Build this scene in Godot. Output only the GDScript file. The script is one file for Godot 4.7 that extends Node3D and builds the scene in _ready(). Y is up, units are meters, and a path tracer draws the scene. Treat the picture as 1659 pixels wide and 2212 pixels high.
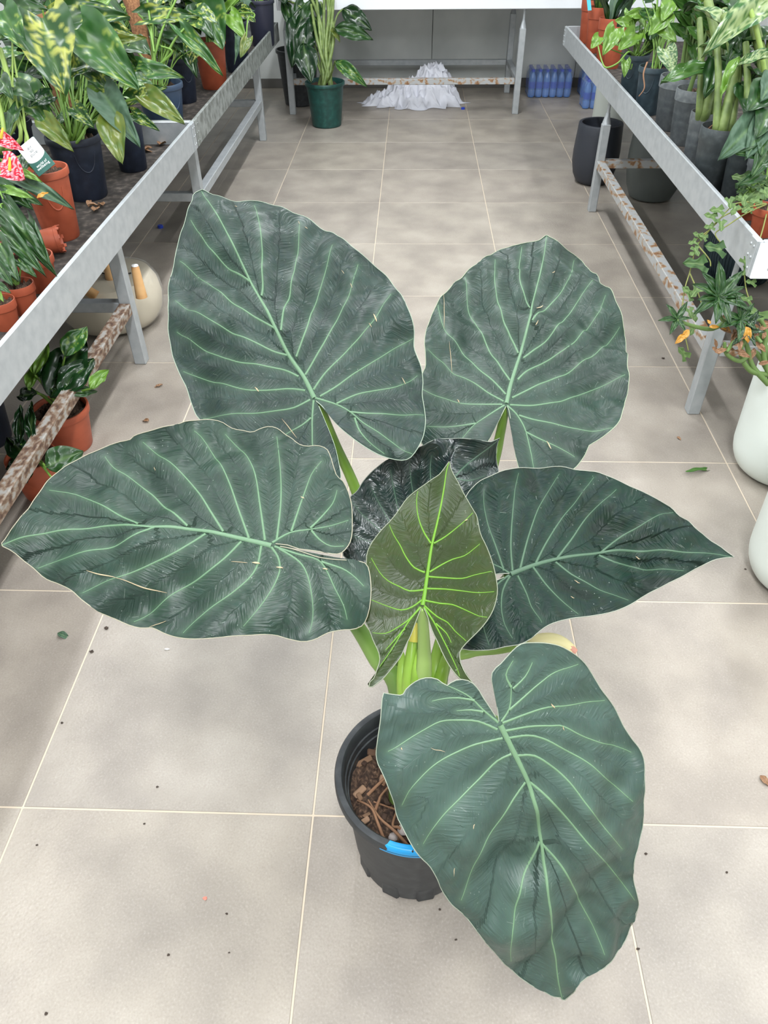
extends Node3D
# A dark green elephant-ear plant in a black pot on the tiled aisle of a plant shop, between two metal benches.

const F := 1605.1
const CAM := Vector3(0, 1.457, 0)
var cam_basis := Basis.from_euler(Vector3(-0.7193, 0.04138, -0.01272))
var mats := {}
var texs := {}
var taken := {}
var rng := RandomNumberGenerator.new()
var nz := FastNoiseLite.new()

func _ready():
	rng.seed = 7
	nz.seed = 3; nz.frequency = 1.0; nz.noise_type = FastNoiseLite.TYPE_SIMPLEX
	nz.fractal_type = FastNoiseLite.FRACTAL_NONE
	# ---- camera, environment, exposure
	var cam := Camera3D.new(); cam.name = "camera"
	cam.fov = rad_to_deg(2.0 * atan(1106.0 / F)); cam.near = 0.05; cam.far = 60.0
	add_child(cam)
	cam.transform = Transform3D(cam_basis, CAM); cam.current = true
	var env := Environment.new()
	env.background_mode = Environment.BG_COLOR
	env.background_color = Color(0.02, 0.02, 0.02)
	env.tonemap_mode = Environment.TONE_MAPPER_LINEAR
	env.tonemap_exposure = 1.06
	env.sdfgi_enabled = true; env.ssao_enabled = true; env.ssil_enabled = true
	var we := WorldEnvironment.new(); we.name = "world_environment"; we.environment = env
	add_child(we)
	# ---- lamps the room has: LED battens on the ceiling over the aisle and over the benches
	for s in LAMPS: ceiling_light(s)
	# ---- structure
	build_room()
	build_left_benches()
	build_right_bench()
	build_back_bench()
	# ---- the plant in the middle
	build_elephant_ear()
	build_left_plants()
	build_right_plants()
	build_under_left()
	build_under_right()
	build_back_things()
	build_litter()

# x, z, length, energy, label
const LAMPS := [
	[0.05, 0.75, 1.5, 10.6, "white LED batten on the ceiling over the aisle, above the photographer's spot"],
	[-0.15, -1.8, 1.5, 3.6, "white LED batten on the ceiling over the potted elephant ear"],
	[-0.15, -4.3, 1.5, 5.8, "white LED batten on the ceiling over the far part of the aisle"],
	[-1.75, -0.9, 1.5, 3.4, "white LED batten on the ceiling over the pots of red flowers"],
	[-1.75, -3.6, 1.5, 3.4, "white LED batten on the ceiling over the far left bench"],
	[1.75, -0.9, 1.5, 4.0, "white LED batten on the ceiling over the ivy pots"],
	[1.75, -3.6, 1.5, 4.0, "white LED batten on the ceiling over the terracotta pots of the right bench"],
]
const CEIL := 3.05

# ------------------------------------------------------------------ pixel to place
func ray(x: float, y: float) -> Vector3:
	return cam_basis * Vector3((x - 829.5) / F, -(y - 1106.0) / F, -1.0)
func at(x: float, y: float, t: float) -> Vector3:
	return CAM + ray(x, y) * t
func on(x: float, y: float, h: float) -> Vector3:
	var d := ray(x, y)
	return CAM + d * ((h - CAM.y) / d.y)
func depth(p: Vector3) -> float:
	return -(cam_basis.inverse() * (p - CAM)).z

# ------------------------------------------------------------------ names and metas
func numbered(called: String) -> String:
	if not taken.has(called):
		taken[called] = 0
		return called
	taken[called] += 1
	return "%s_%03d" % [called, taken[called]]
func tag(o: Node, label: String, category: String, group := "", kind := ""):
	if label: o.set_meta("label", label)
	if category: o.set_meta("category", category)
	if group: o.set_meta("group", group)
	if kind: o.set_meta("kind", kind)
	return o
func thing(called: String, label: String, category: String, where := Vector3.ZERO, group := "", turn := 0.0) -> Node3D:
	var o := Node3D.new(); o.name = numbered(called)
	add_child(o); o.position = where; o.rotation.y = turn
	tag(o, label, category, group)
	return o
func part(called: String, mesh: Mesh, m: Material, parent: Node, xf := Transform3D()) -> MeshInstance3D:
	var o := MeshInstance3D.new(); o.name = called; o.mesh = mesh; o.material_override = m
	o.cast_shadow = GeometryInstance3D.SHADOW_CASTING_SETTING_ON
	parent.add_child(o, true); o.transform = xf
	return o
func single(called: String, mesh: Mesh, m: Material, label: String, category: String, xf: Transform3D, group := "") -> MeshInstance3D:
	var o := part(numbered(called), mesh, m, self, xf)
	tag(o, label, category, group)
	return o
func structure(called: String, where := Vector3.ZERO) -> Node3D:
	var o := Node3D.new(); o.name = called; add_child(o); o.position = where
	o.set_meta("kind", "structure")
	return o

# ------------------------------------------------------------------ materials
func c8(r: float, g: float, b: float) -> Color:
	return Color(r / 255.0, g / 255.0, b / 255.0)
func lin(r: float, g: float, b: float) -> Color:
	return c8(r, g, b).srgb_to_linear()
func noise_tex(key: String, seed_: int, freq: float, ramp: Array, octaves := 5, size := 512, cell := false) -> NoiseTexture2D:
	if texs.has(key): return texs[key]
	var n := FastNoiseLite.new(); n.seed = seed_; n.frequency = freq
	n.noise_type = FastNoiseLite.TYPE_CELLULAR if cell else FastNoiseLite.TYPE_SIMPLEX_SMOOTH
	n.fractal_octaves = octaves
	n.fractal_type = FastNoiseLite.FRACTAL_FBM
	var t := NoiseTexture2D.new(); t.width = size; t.height = size; t.seamless = true; t.noise = n
	if ramp.size():
		var g := Gradient.new()
		var offs := PackedFloat32Array(); var cols := PackedColorArray()
		for r in ramp: offs.append(r[0]); cols.append(r[1])
		g.offsets = offs; g.colors = cols
		t.color_ramp = g
	texs[key] = t
	return t
func mat(key: String, col: Color, rough := 0.6, metal := 0.0, extra := {}) -> StandardMaterial3D:
	if mats.has(key): return mats[key]
	var m := StandardMaterial3D.new(); m.resource_name = key
	m.albedo_color = col; m.roughness = rough; m.metallic = metal
	if extra.get("vc", false): m.vertex_color_use_as_albedo = true
	if extra.has("tex"):
		m.albedo_texture = extra.tex
		m.uv1_triplanar = true; m.uv1_world_triplanar = extra.get("world", false)
		m.uv1_scale = Vector3.ONE * extra.get("scale", 1.0) * extra.get("stretch", Vector3.ONE)
		m.uv1_offset = extra.get("offset", Vector3.ZERO)
	if extra.has("bump"):
		m.heightmap_enabled = true; m.heightmap_texture = extra.bump; m.heightmap_scale = extra.get("bump_scale", 0.1)
		m.uv1_triplanar = true; m.uv1_world_triplanar = extra.get("world", false)
		m.uv1_scale = Vector3.ONE * extra.get("scale", 1.0) * extra.get("stretch", Vector3.ONE)
	if extra.has("rough_tex"): m.roughness_texture = extra.rough_tex
	if extra.has("spec"): m.metallic_specular = extra.spec
	if extra.has("back"): m.backlight_enabled = true; m.backlight = extra.back
	if extra.has("coat"): m.clearcoat_enabled = true; m.clearcoat = extra.coat; m.clearcoat_roughness = extra.get("coat_rough", 0.2)
	mats[key] = m
	return m

# ------------------------------------------------------------------ meshes
func smooth_st() -> SurfaceTool:
	var st := SurfaceTool.new(); st.begin(Mesh.PRIMITIVE_TRIANGLES); return st
func done(st: SurfaceTool) -> ArrayMesh:
	st.generate_normals()
	return st.commit()
func quad(st: SurfaceTool, a: Vector3, b: Vector3, c: Vector3, d: Vector3):
	for p in [a, b, c, a, c, d]: st.add_vertex(p)
func tri_out(st: SurfaceTool, a: Vector3, b: Vector3, c: Vector3, o: Vector3):
	# clockwise seen from outside (o is inside)
	if (b - a).cross(c - a).dot((a + b + c) / 3.0 - o) > 0.0:
		st.add_vertex(a); st.add_vertex(c); st.add_vertex(b)
	else:
		st.add_vertex(a); st.add_vertex(b); st.add_vertex(c)
func add_bevel(st: SurfaceTool, s: Vector3, b: float, xf := Transform3D()):
	st.set_smooth_group(-1)
	var h := s * 0.5
	b = minf(b, minf(h.x, minf(h.y, h.z)) * 0.9)
	var o := xf.origin
	var v := func(sx, sy, sz, ax): # corner vertex on the face of axis ax
		var p := Vector3(sx * h.x, sy * h.y, sz * h.z)
		for k in 3:
			if k != ax: p[k] -= sign(p[k]) * b
		return xf * p
	var q := func(a, bb, c, d):
		tri_out(st, a, bb, c, o); tri_out(st, a, c, d, o)
	for s1 in [-1, 1]:
		q.call(v.call(s1, -1, -1, 0), v.call(s1, 1, -1, 0), v.call(s1, 1, 1, 0), v.call(s1, -1, 1, 0))
		q.call(v.call(-1, s1, -1, 1), v.call(1, s1, -1, 1), v.call(1, s1, 1, 1), v.call(-1, s1, 1, 1))
		q.call(v.call(-1, -1, s1, 2), v.call(1, -1, s1, 2), v.call(1, 1, s1, 2), v.call(-1, 1, s1, 2))
		for s2 in [-1, 1]:
			q.call(v.call(s1, s2, -1, 0), v.call(s1, s2, 1, 0), v.call(s1, s2, 1, 1), v.call(s1, s2, -1, 1))
			q.call(v.call(s1, -1, s2, 0), v.call(s1, 1, s2, 0), v.call(s1, 1, s2, 2), v.call(s1, -1, s2, 2))
			q.call(v.call(-1, s1, s2, 1), v.call(1, s1, s2, 1), v.call(1, s1, s2, 2), v.call(-1, s1, s2, 2))
			for s3 in [-1, 1]:
				tri_out(st, v.call(s1, s2, s3, 0), v.call(s1, s2, s3, 1), v.call(s1, s2, s3, 2), o)
func bevel(s: Vector3, b := 0.002) -> ArrayMesh:
	var key := "bevel%s%f" % [s, b]
	if texs.has(key): return texs[key]
	var st := smooth_st(); add_bevel(st, s, b)
	texs[key] = done(st)
	return texs[key]
func box(called: String, lo: Vector3, hi: Vector3, m: Material, parent: Node, b := 0.002) -> MeshInstance3D:
	return part(called, bevel(hi - lo, b), m, parent, Transform3D(Basis(), (lo + hi) * 0.5))
# a ring-shaped surface: profile of (radius, height) turned about y; sharp where the profile turns by more than 35 degrees
func lathe(profile: Array, n := 40, wob := 0.0) -> ArrayMesh:
	var st := smooth_st()
	var k := profile.size()
	var seg_n := []
	for i in k - 1:
		var d: Vector2 = profile[i + 1] - profile[i]
		seg_n.append(Vector2(d.y, -d.x).normalized())
	var base := 0
	for i in k - 1:
		for e in 2:
			var p: Vector2 = profile[i + e]
			var nn: Vector2 = seg_n[i]
			var j := i - 1 if e == 0 else i + 1
			if j >= 0 and j < k - 1 and seg_n[i].dot(seg_n[j]) > 0.8: nn = (seg_n[i] + seg_n[j]).normalized()
			for a in n + 1:
				var th := TAU * a / n
				var rr := p.x * (1.0 + wob * sin(th * 3.0 + p.y * 20.0))
				st.set_normal(Vector3(nn.x * cos(th), nn.y, nn.x * sin(th)))
				st.add_vertex(Vector3(rr * cos(th), p.y, rr * sin(th)))
		for a in n:
			var q := base + a; var r := base + n + 1 + a
			for x in [q, q + 1, r, q + 1, r + 1, r]: st.add_index(x)
		base += 2 * (n + 1)
	return st.commit()
func catmull(pts: Array, per: int) -> PackedVector3Array:
	var out := PackedVector3Array()
	var k := pts.size()
	for i in k - 1:
		var p0: Vector3 = pts[maxi(i - 1, 0)]; var p1: Vector3 = pts[i]; var p2: Vector3 = pts[i + 1]; var p3: Vector3 = pts[mini(i + 2, k - 1)]
		for j in per: out.append(p1.cubic_interpolate(p2, p0, p3, float(j) / per))
	out.append(pts[k - 1])
	return out
func add_tube(st: SurfaceTool, pts: PackedVector3Array, r0: float, r1: float, n := 7, bulge := 0.0, rads := PackedFloat32Array(), base := 0) -> int:
	var k := pts.size()
	var t0 := (pts[1] - pts[0]).normalized()
	var up := t0.cross(Vector3.UP if absf(t0.y) < 0.9 else Vector3.RIGHT).normalized()
	for i in k:
		var t := (pts[mini(i + 1, k - 1)] - pts[maxi(i - 1, 0)]).normalized()
		up = (up - t * up.dot(t)).normalized()
		var w := t.cross(up)
		var s := float(i) / (k - 1)
		var r := lerpf(r0, r1, s) + bulge * sin(PI * s)
		if rads.size(): r = rads[i]
		for a in n:
			var th := TAU * a / n
			var d := up * cos(th) + w * sin(th)
			st.set_normal(d); st.add_vertex(pts[i] + d * r)
	for i in k - 1:
		for a in n:
			var b := (a + 1) % n
			var q := base + i * n; var p := q + n
			for x in [q + a, p + a, q + b, q + b, p + a, p + b]: st.add_index(x)
	for e in 2:
		var c := base + k * n + e
		var i := 0 if e == 0 else k - 1
		st.set_normal((pts[0] - pts[1]).normalized() if e == 0 else (pts[k - 1] - pts[k - 2]).normalized()); st.add_vertex(pts[i])
		for a in n:
			var b := (a + 1) % n
			var q := base + i * n
			for x in ([c, q + a, q + b] if e == 0 else [c, q + b, q + a]): st.add_index(x)
	return base + k * n + 2
func tube(pts: PackedVector3Array, r0: float, r1: float, n := 7, bulge := 0.0, rads := PackedFloat32Array()) -> ArrayMesh:
	var st := smooth_st()
	add_tube(st, pts, r0, r1, n, bulge, rads)
	return st.commit()
func aim(dir: Vector3, up: Vector3) -> Basis:
	var x := dir.normalized()
	var y := (up - x * up.dot(x))
	if y.length() < 0.01: y = x.cross(Vector3(0.3, 0.2, 1))
	y = y.normalized()
	return Basis(x, y, x.cross(y))

# ------------------------------------------------------------------ small leaves
# a blade along +x from 0 to 1, width along z, upper side +y; kind gives its outline, look its colours
func blade(kind: String, look: String, variant: int) -> ArrayMesh:
	var key := "blade_%s_%s_%d" % [kind, look, variant]
	if texs.has(key): return texs[key]
	var nu := 26; var nv := 14
	var st := smooth_st()
	var r := RandomNumberGenerator.new(); r.seed = hash(key)
	var width := 0.6; var fold := 0.25; var droop := 0.3; var wave := 0.03; var lobe := 0.0
	match kind:
		"heart": width = 0.74; fold = 0.22; droop = 0.34; lobe = 0.2
		"lance": width = 0.3; fold = 0.3; droop = 0.35
		"strap": width = 0.12; fold = 0.3; droop = 0.5; wave = 0.01
		"oval": width = 0.52; fold = 0.3; droop = 0.4; wave = 0.05
		"leaflet": width = 0.4; fold = 0.25; droop = 0.12; wave = 0.01
		"arrow": width = 0.62; fold = 0.18; droop = 0.3; lobe = 0.28
		"spathe": width = 0.86; fold = 0.12; droop = 0.18; lobe = 0.24; wave = 0.05
		"ivy": width = 0.95; fold = 0.15; droop = 0.2; lobe = 0.25
		"paddle": width = 0.36; fold = 0.28; droop = 0.55; wave = 0.04
	droop *= r.randf_range(0.6, 1.5); fold *= r.randf_range(0.6, 1.5)
	var off := r.randf() * 100.0
	for i in nu + 1:
		var s := float(i) / nu
		var w := 0.0
		match kind:
			"heart", "arrow", "spathe": w = pow(sin(PI * pow(s * 0.93 + 0.07, 0.62)), 0.8) * (1.0 if s < 0.97 else 0.6)
			"strap": w = minf(1.0, 3.0 * (1.0 - s)) * minf(1.0, 0.5 + s * 2.0)
			"ivy": w = (0.72 + 0.28 * cos(s * TAU * 1.5 - 1.2)) * (1.0 - pow(s, 2.2)) * minf(1.0, 0.35 + s * 4.0) + 0.02
			_: w = pow(sin(PI * pow(s, 0.8)), 0.85)
		w = maxf(w, 0.0) * width * 0.5
		for j in nv + 1:
			var v := 2.0 * j / nv - 1.0
			var x := s - lobe * v * v * pow(1.0 - s, 2.2)
			var z := v * w
			var y := fold * absf(z) - droop * s * s * 0.55 + wave * nz.get_noise_2d(s * 2.2 + off, v * 1.3 + off)
			y += 0.012 * sin(v * 3.0 + s * 16.0) * absf(v)
			st.set_color(leaf_color(look, s, v, off, r))
			st.add_vertex(Vector3(x, y, z))
	for i in nu:
		for j in nv:
			var a := i * (nv + 1) + j; var b := a + nv + 1
			for q in [a, b, a + 1, a + 1, b, b + 1]: st.add_index(q)
	texs[key] = done(st)
	return texs[key]
func leaf_color(look: String, s: float, v: float, off: float, _r) -> Color:
	var rib := exp(-pow(v * 9.0, 2.0)) * 0.6
	var along := s - 0.4 * absf(v) # where this side vein leaves the midrib
	var sd := 31.0 if v > 0.0 else 0.0
	var n := nz.get_noise_2d(along * 2.6 + off + sd, v * 1.4 + off * 2.0)
	var n2 := nz.get_noise_2d(along * 13.0 + off + sd, v * 3.2 - off)
	var c := lin(42, 84, 36)
	match look:
		"pothos":
			c = lin(36, 76, 32).lerp(lin(54, 98, 40), n * 0.5 + 0.5)
			c = c.lerp(lin(172, 186, 84), clampf((n * 0.9 + n2 * 0.6 - 0.5) * 8.0, 0.0, 1.0))
		"pothos_gold":
			c = lin(40, 84, 34)
			c = c.lerp(lin(182, 190, 92), clampf((n * 0.9 + n2 * 0.7 - 0.26) * 7.0, 0.0, 1.0))
		"pothos_plain":
			c = lin(46, 92, 42).lerp(lin(68, 116, 50), n * 0.5 + 0.5)
			c = c.lerp(lin(142, 168, 76), clampf((n * 0.6 + n2 * 0.7 - 0.62) * 8.0, 0.0, 1.0))
		"lime":
			c = lin(92, 136, 46).lerp(lin(118, 162, 58), n * 0.5 + 0.5)
		"yellowing":
			c = lin(116, 128, 48).lerp(lin(78, 108, 40), n * 0.5 + 0.5)
		"dark":
			c = lin(34, 68, 32).lerp(lin(48, 88, 40), n * 0.5 + 0.5)
		"deep":
			c = lin(24, 52, 28).lerp(lin(34, 66, 34), n * 0.5 + 0.5)
		"dusty":
			c = lin(60, 92, 66).lerp(lin(84, 116, 90), n2 * 0.5 + 0.5)
		"zz":
			c = lin(58, 104, 46).lerp(lin(84, 128, 56), n * 0.5 + 0.5)
		"dieffenbachia":
			c = lin(64, 112, 56)
			if n2 + 0.55 - absf(v) * 0.9 > 0.12: c = lin(176, 196, 140)
		"ivy":
			c = lin(76, 108, 52).lerp(lin(104, 136, 70), n * 0.5 + 0.5)
		"ivy_dark":
			c = lin(44, 80, 36).lerp(lin(70, 108, 48), n * 0.5 + 0.5)
		"red":
			c = lin(196, 28, 52)
			if n2 > 0.3: c = lin(232, 180, 192)
		"dry":
			c = lin(116, 84, 60).lerp(lin(156, 120, 88), n2 * 0.5 + 0.5)
		"orange":
			c = lin(188, 138, 54)
	if look in ["pothos", "pothos_gold", "pothos_plain", "dark", "deep", "dusty", "zz"]: c = c.lerp(lin(130, 168, 92), rib * 0.55)
	elif look in ["lime", "ivy", "ivy_dark", "dieffenbachia"]: c = c.lerp(lin(176, 204, 130), rib * 0.5)
	if not look in ["red", "dry", "orange"]: c = Color(c.r * 0.74, c.g * 0.72, c.b * 0.74)
	return c
func leaf_mat(look: String) -> StandardMaterial3D:
	var shiny := 0.34
	if look in ["dusty", "dry", "ivy", "ivy_dark"]: shiny = 0.6
	if look in ["red", "zz", "deep"]: shiny = 0.25
	return mat("leaf_" + look, Color.WHITE, shiny, 0.0, {"vc": true, "back": Color(0.3, 0.34, 0.16) if look != "red" else Color(0.5, 0.3, 0.3)})
func leaf(parent: Node3D, kind: String, look: String, base: Vector3, tip: Vector3, up: Vector3, wide := 1.0, variant := -1, called := "leaf") -> MeshInstance3D:
	if variant < 0: variant = rng.randi() % 4
	var d := tip - base
	var b := aim(d, up)
	var l := d.length()
	var xf := Transform3D(Basis(b.x * l, b.y * l, b.z * l * wide), base - parent.position)
	return part(called, blade(kind, look, variant), leaf_mat(look), parent, xf)
# a leaf laid by two pixels and their depths; its upper side leans towards up
func leaf_px(parent: Node3D, kind: String, look: String, b: Vector3, t: Vector3, wide := 1.0, up := Vector3(0, 0.8, 0.6), called := "leaf") -> MeshInstance3D:
	return leaf(parent, kind, look, at(b.x, b.y, b.z), at(t.x, t.y, t.z), up, wide, -1, called)
func stem(parent: Node3D, pts: Array, r0: float, r1: float, m: Material, called := "stem", n := 6) -> MeshInstance3D:
	var q := []
	for p in pts: q.append(p - parent.position)
	return part(called, tube(catmull(q, 5), r0, r1, n), m, parent)

# ------------------------------------------------------------------ pots
func pot_profile(r: float, h: float, style: String) -> Array:
	var v := func(x, y): return Vector2(x, y)
	match style:
		"nursery": # plain pot with a rolled rim
			return [v.call(0.0, 0.0), v.call(r * 0.70, 0.0), v.call(r * 0.74, 0.006), v.call(r * 0.93, h - 0.022), v.call(r * 0.99, h - 0.022), v.call(r, h - 0.018), v.call(r, h - 0.003), v.call(r * 0.985, h), v.call(r * 0.93, h), v.call(r * 0.915, h - 0.004), v.call(r * 0.87, h * 0.72), v.call(0.0, h * 0.70)]
		"band": # a wide band below the rim
			return [v.call(0.0, 0.0), v.call(r * 0.68, 0.0), v.call(r * 0.72, 0.006), v.call(r * 0.9, h * 0.74), v.call(r * 0.97, h * 0.75), v.call(r, h - 0.006), v.call(r * 0.99, h), v.call(r * 0.93, h), v.call(r * 0.92, h - 0.004), v.call(r * 0.86, h * 0.78), v.call(0.0, h * 0.77)]
		"tall":
			return [v.call(0.0, 0.0), v.call(r * 0.74, 0.0), v.call(r * 0.78, 0.006), v.call(r * 0.95, h - 0.045), v.call(r * 1.0, h - 0.04), v.call(r, h - 0.003), v.call(r * 0.98, h), v.call(r * 0.94, h), v.call(r * 0.93, h - 0.005), v.call(r * 0.9, h * 0.84), v.call(0.0, h * 0.82)]
		"egg": # planter with a narrow foot and rounded shoulder
			return [v.call(0.0, 0.0), v.call(r * 0.62, 0.0), v.call(r * 0.78, 0.012), v.call(r * 0.95, h * 0.16), v.call(r * 1.06, h * 0.36), v.call(r * 1.07, h * 0.55), v.call(r * 1.02, h * 0.85), v.call(r, h - 0.006), v.call(r * 0.98, h), v.call(r * 0.86, h), v.call(r * 0.84, h - 0.008), v.call(r * 0.86, h * 0.55), v.call(r * 0.7, h * 0.15), v.call(0.0, h * 0.12)]
		"round": # tall planter with a bowl-shaped foot
			var out := [v.call(0.0, 0.0)]
			for k in 9:
				var a := PI * 0.5 * k / 8.0
				out.append(v.call(r * (0.62 + 0.38 * sin(a)) * 0.97, 0.1 * (1.0 - cos(a))))
			out.append_array([v.call(r, h * 0.6), v.call(r * 1.02, h - 0.008), v.call(r * 1.0, h), v.call(r * 0.92, h), v.call(r * 0.9, h - 0.01), v.call(r * 0.88, h * 0.8), v.call(0.0, h * 0.78)])
			return out
	return []
func add_pot(parent: Node3D, r: float, h: float, style: String, m: Material, soil := true, soil_at := -1.0, xf := Transform3D()) -> MeshInstance3D:
	var p := part("pot", lathe(pot_profile(r, h, style), 44), m, parent, xf)
	if soil:
		var sh := soil_at if soil_at > 0.0 else h * 0.88
		part("soil", soil_mesh(r * 0.9, 9 + int(r * 60)), mat("soil", Color.WHITE, 0.95, 0.0, {"tex": noise_tex("soil", 5, 0.09, [[0.0, c8(24, 16, 12)], [0.5, c8(58, 42, 32)], [0.75, c8(104, 80, 60)], [1.0, c8(150, 122, 96)]], 4, 256), "scale": 9.0}), parent, xf * Transform3D(Basis(), Vector3(0, sh, 0)))
	return p
func soil_mesh(r: float, n: int) -> ArrayMesh:
	var st := smooth_st()
	var m := 28
	for i in n + 1:
		for a in m:
			var th := TAU * a / m; var rr := r * i / n
			var p := Vector3(rr * cos(th), 0, rr * sin(th))
			p.y = 0.012 * nz.get_noise_2d(p.x * 40.0 + r * 99.0, p.z * 40.0) + 0.006 * nz.get_noise_2d(p.x * 120.0, p.z * 120.0 + 7.0)
			st.add_vertex(p)
	for i in n:
		for a in m:
			var b := (a + 1) % m
			for x in [i * m + a, (i + 1) * m + a, i * m + b, i * m + b, (i + 1) * m + a, (i + 1) * m + b]: st.add_index(x)
	return done(st)

# ------------------------------------------------------------------ room
func ceiling_light(s: Array):
	var o := thing("ceiling_light", s[4], "lamp", Vector3(s[0], CEIL, s[1]))
	var white := mat("lamp_housing", c8(235, 236, 236), 0.5)
	box("housing", Vector3(-0.07, -0.05, -s[2] / 2 - 0.02), Vector3(0.07, 0.0, s[2] / 2 + 0.02), white, o, 0.006)
	var glow := StandardMaterial3D.new(); glow.resource_name = "lamp_diffuser"
	glow.albedo_color = Color(0.95, 0.95, 0.95); glow.emission_enabled = true
	glow.emission = Color(0.95, 0.98, 1.0); glow.emission_energy_multiplier = 6.0
	part("lamp_diffuser", bevel(Vector3(0.12, 0.03, s[2]), 0.01), glow, o, Transform3D(Basis(), Vector3(0, -0.066, 0)))
	var l := AreaLight3D.new(); l.name = "lamp_light"
	l.area_size = Vector2(0.14, s[2])
	l.light_color = Color(0.975, 0.985, 1.0); l.light_energy = s[3] * LIGHT
	l.shadow_enabled = true
	l.set("area_range", 15.0); l.set("area_attenuation", 2.0)
	o.add_child(l)
	l.transform = Transform3D(Basis.from_euler(Vector3(-PI / 2, 0, 0)), Vector3(0, -0.09, 0))
const LIGHT := 1.0

func tile_material(k: int) -> StandardMaterial3D:
	var tone := [Color(0.65, 0.63, 0.602), Color(0.635, 0.617, 0.592), Color(0.66, 0.642, 0.612), Color(0.645, 0.63, 0.606)]
	var t := noise_tex("cement", 11, 0.006, [[0.0, c8(204, 198, 193)], [0.4, c8(225, 219, 213)], [0.6, c8(235, 229, 222)], [1.0, c8(253, 248, 242)]], 6, 1024)
	var m := mat("floor_tile_%d" % k, tone[k], 0.5, 0.0, {"tex": t, "world": true, "scale": 0.55, "offset": Vector3(0.37, 0.21, 0.53) * k, "spec": 0.5})
	m.heightmap_enabled = true
	m.heightmap_texture = noise_tex("cement_grain", 12, 0.2, [], 3, 1024)
	m.heightmap_scale = 0.07
	m.detail_enabled = true; m.detail_blend_mode = BaseMaterial3D.BLEND_MODE_MIX
	m.detail_uv_layer = BaseMaterial3D.DETAIL_UV_2
	m.uv2_triplanar = true; m.uv2_world_triplanar = true; m.uv2_scale = Vector3.ONE * 1.9
	m.detail_albedo = noise_tex("cement_speck", 14, 0.09, [[0.0, Color(0.4, 0.37, 0.33, 0.32)], [0.36, Color(0.46, 0.43, 0.39, 0.07)], [0.5, Color(0.5, 0.48, 0.45, 0.0)], [0.72, Color(0.8, 0.77, 0.73, 0.05)], [1.0, Color(0.86, 0.83, 0.79, 0.22)]], 5, 1024)
	m.roughness_texture = noise_tex("cement_rough", 13, 0.02, [[0.0, c8(190, 190, 190)], [1.0, c8(255, 255, 255)]], 4, 256)
	return m

func build_room():
	# floor: 0.6 m tiles with pale joints
	var fl := structure("floor")
	box("grout", Vector3(-2.6, -0.06, -7.3), Vector3(2.6, -0.0012, 2.6), mat("grout", c8(196, 182, 162), 0.9), fl, 0.0)
	var tile := bevel(Vector3(0.5965, 0.02, 0.5965), 0.0012)
	var r := RandomNumberGenerator.new(); r.seed = 5
	for cx in range(-4, 5):
		for cz in range(-3, 12):
			var x := -0.182 + 0.6 * cx + 0.3; var z := -(0.7241 + 0.6 * cz) - 0.3
			if absf(x) > 2.45 or z < -7.1: continue
			part("tile", tile, tile_material(r.randi() % 4), fl, Transform3D(Basis(), Vector3(x, -0.01, z)))
	var plaster := mat("wall_paint", c8(220, 222, 220), 0.8)
	var wl := structure("wall_left"); box("wall_surface", Vector3(-2.55, 0, -7.3), Vector3(-2.45, CEIL, 2.6), plaster, wl)
	var wr := structure("wall_right"); box("wall_surface", Vector3(2.45, 0, -7.3), Vector3(2.55, CEIL, 2.6), plaster, wr)
	var wf := structure("wall_front"); box("wall_surface", Vector3(-2.55, 0, 2.5), Vector3(2.55, CEIL, 2.6), plaster, wf)
	var ce := structure("ceiling"); box("ceiling_surface", Vector3(-2.6, CEIL, -7.3), Vector3(2.6, CEIL + 0.1, 2.7), mat("ceiling_paint", c8(228, 230, 230), 0.9), ce)
	# back wall of upright grey metal panels
	var wb := structure("wall_back")
	box("wall_surface", Vector3(-2.55, 0, -7.3), Vector3(2.55, CEIL, -7.19), mat("panel_gap", c8(60, 62, 62), 0.8), wb, 0.0)
	var pan := mat("wall_panel", c8(222, 225, 222), 0.55, 0.0, {"tex": noise_tex("panel", 21, 0.01, [[0.0, c8(220, 222, 222)], [1.0, c8(255, 255, 255)]], 4, 256), "scale": 0.6})
	for k in 5:
		var x0 := -2.45 + 0.0
		var edges := [-2.45, -2.25, -1.05, 0.15, 1.35, 2.45]
		x0 = edges[k]
		box("wall_panel", Vector3(x0 + 0.002, 0.07, -7.19), Vector3(edges[k + 1] - 0.002, CEIL, -7.165), pan, wb, 0.002)
	var bb := structure("baseboard_back"); box("skirting", Vector3(-2.45, 0, -7.19), Vector3(2.45, 0.07, -7.16), mat("skirting", c8(96, 94, 90), 0.6), bb)

# ------------------------------------------------------------------ benches
func metal() -> StandardMaterial3D:
	return mat("galvanised", c8(194, 198, 200), 0.45, 0.35, {"tex": noise_tex("zinc", 31, 0.02, [[0.0, c8(222, 224, 226)], [0.5, c8(236, 238, 239)], [1.0, c8(250, 250, 250)]], 5, 512), "scale": 1.6})
func leg_metal() -> StandardMaterial3D:
	return mat("grey_steel", c8(186, 190, 192), 0.48, 0.3, {"tex": noise_tex("zinc", 31, 0.02, [], 5, 512), "scale": 1.6})
func rusty() -> StandardMaterial3D:
	return mat("rusty_steel", Color.WHITE, 0.65, 0.1, {"tex": noise_tex("rust", 41, 0.012, [[0.0, c8(160, 159, 155)], [0.3, c8(156, 152, 146)], [0.46, c8(142, 126, 110)], [0.6, c8(116, 92, 74)], [0.75, c8(92, 70, 58)], [1.0, c8(72, 54, 46)]], 8, 1024), "scale": 2.4, "stretch": Vector3(1.4, 1.4, 0.8)})
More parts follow.
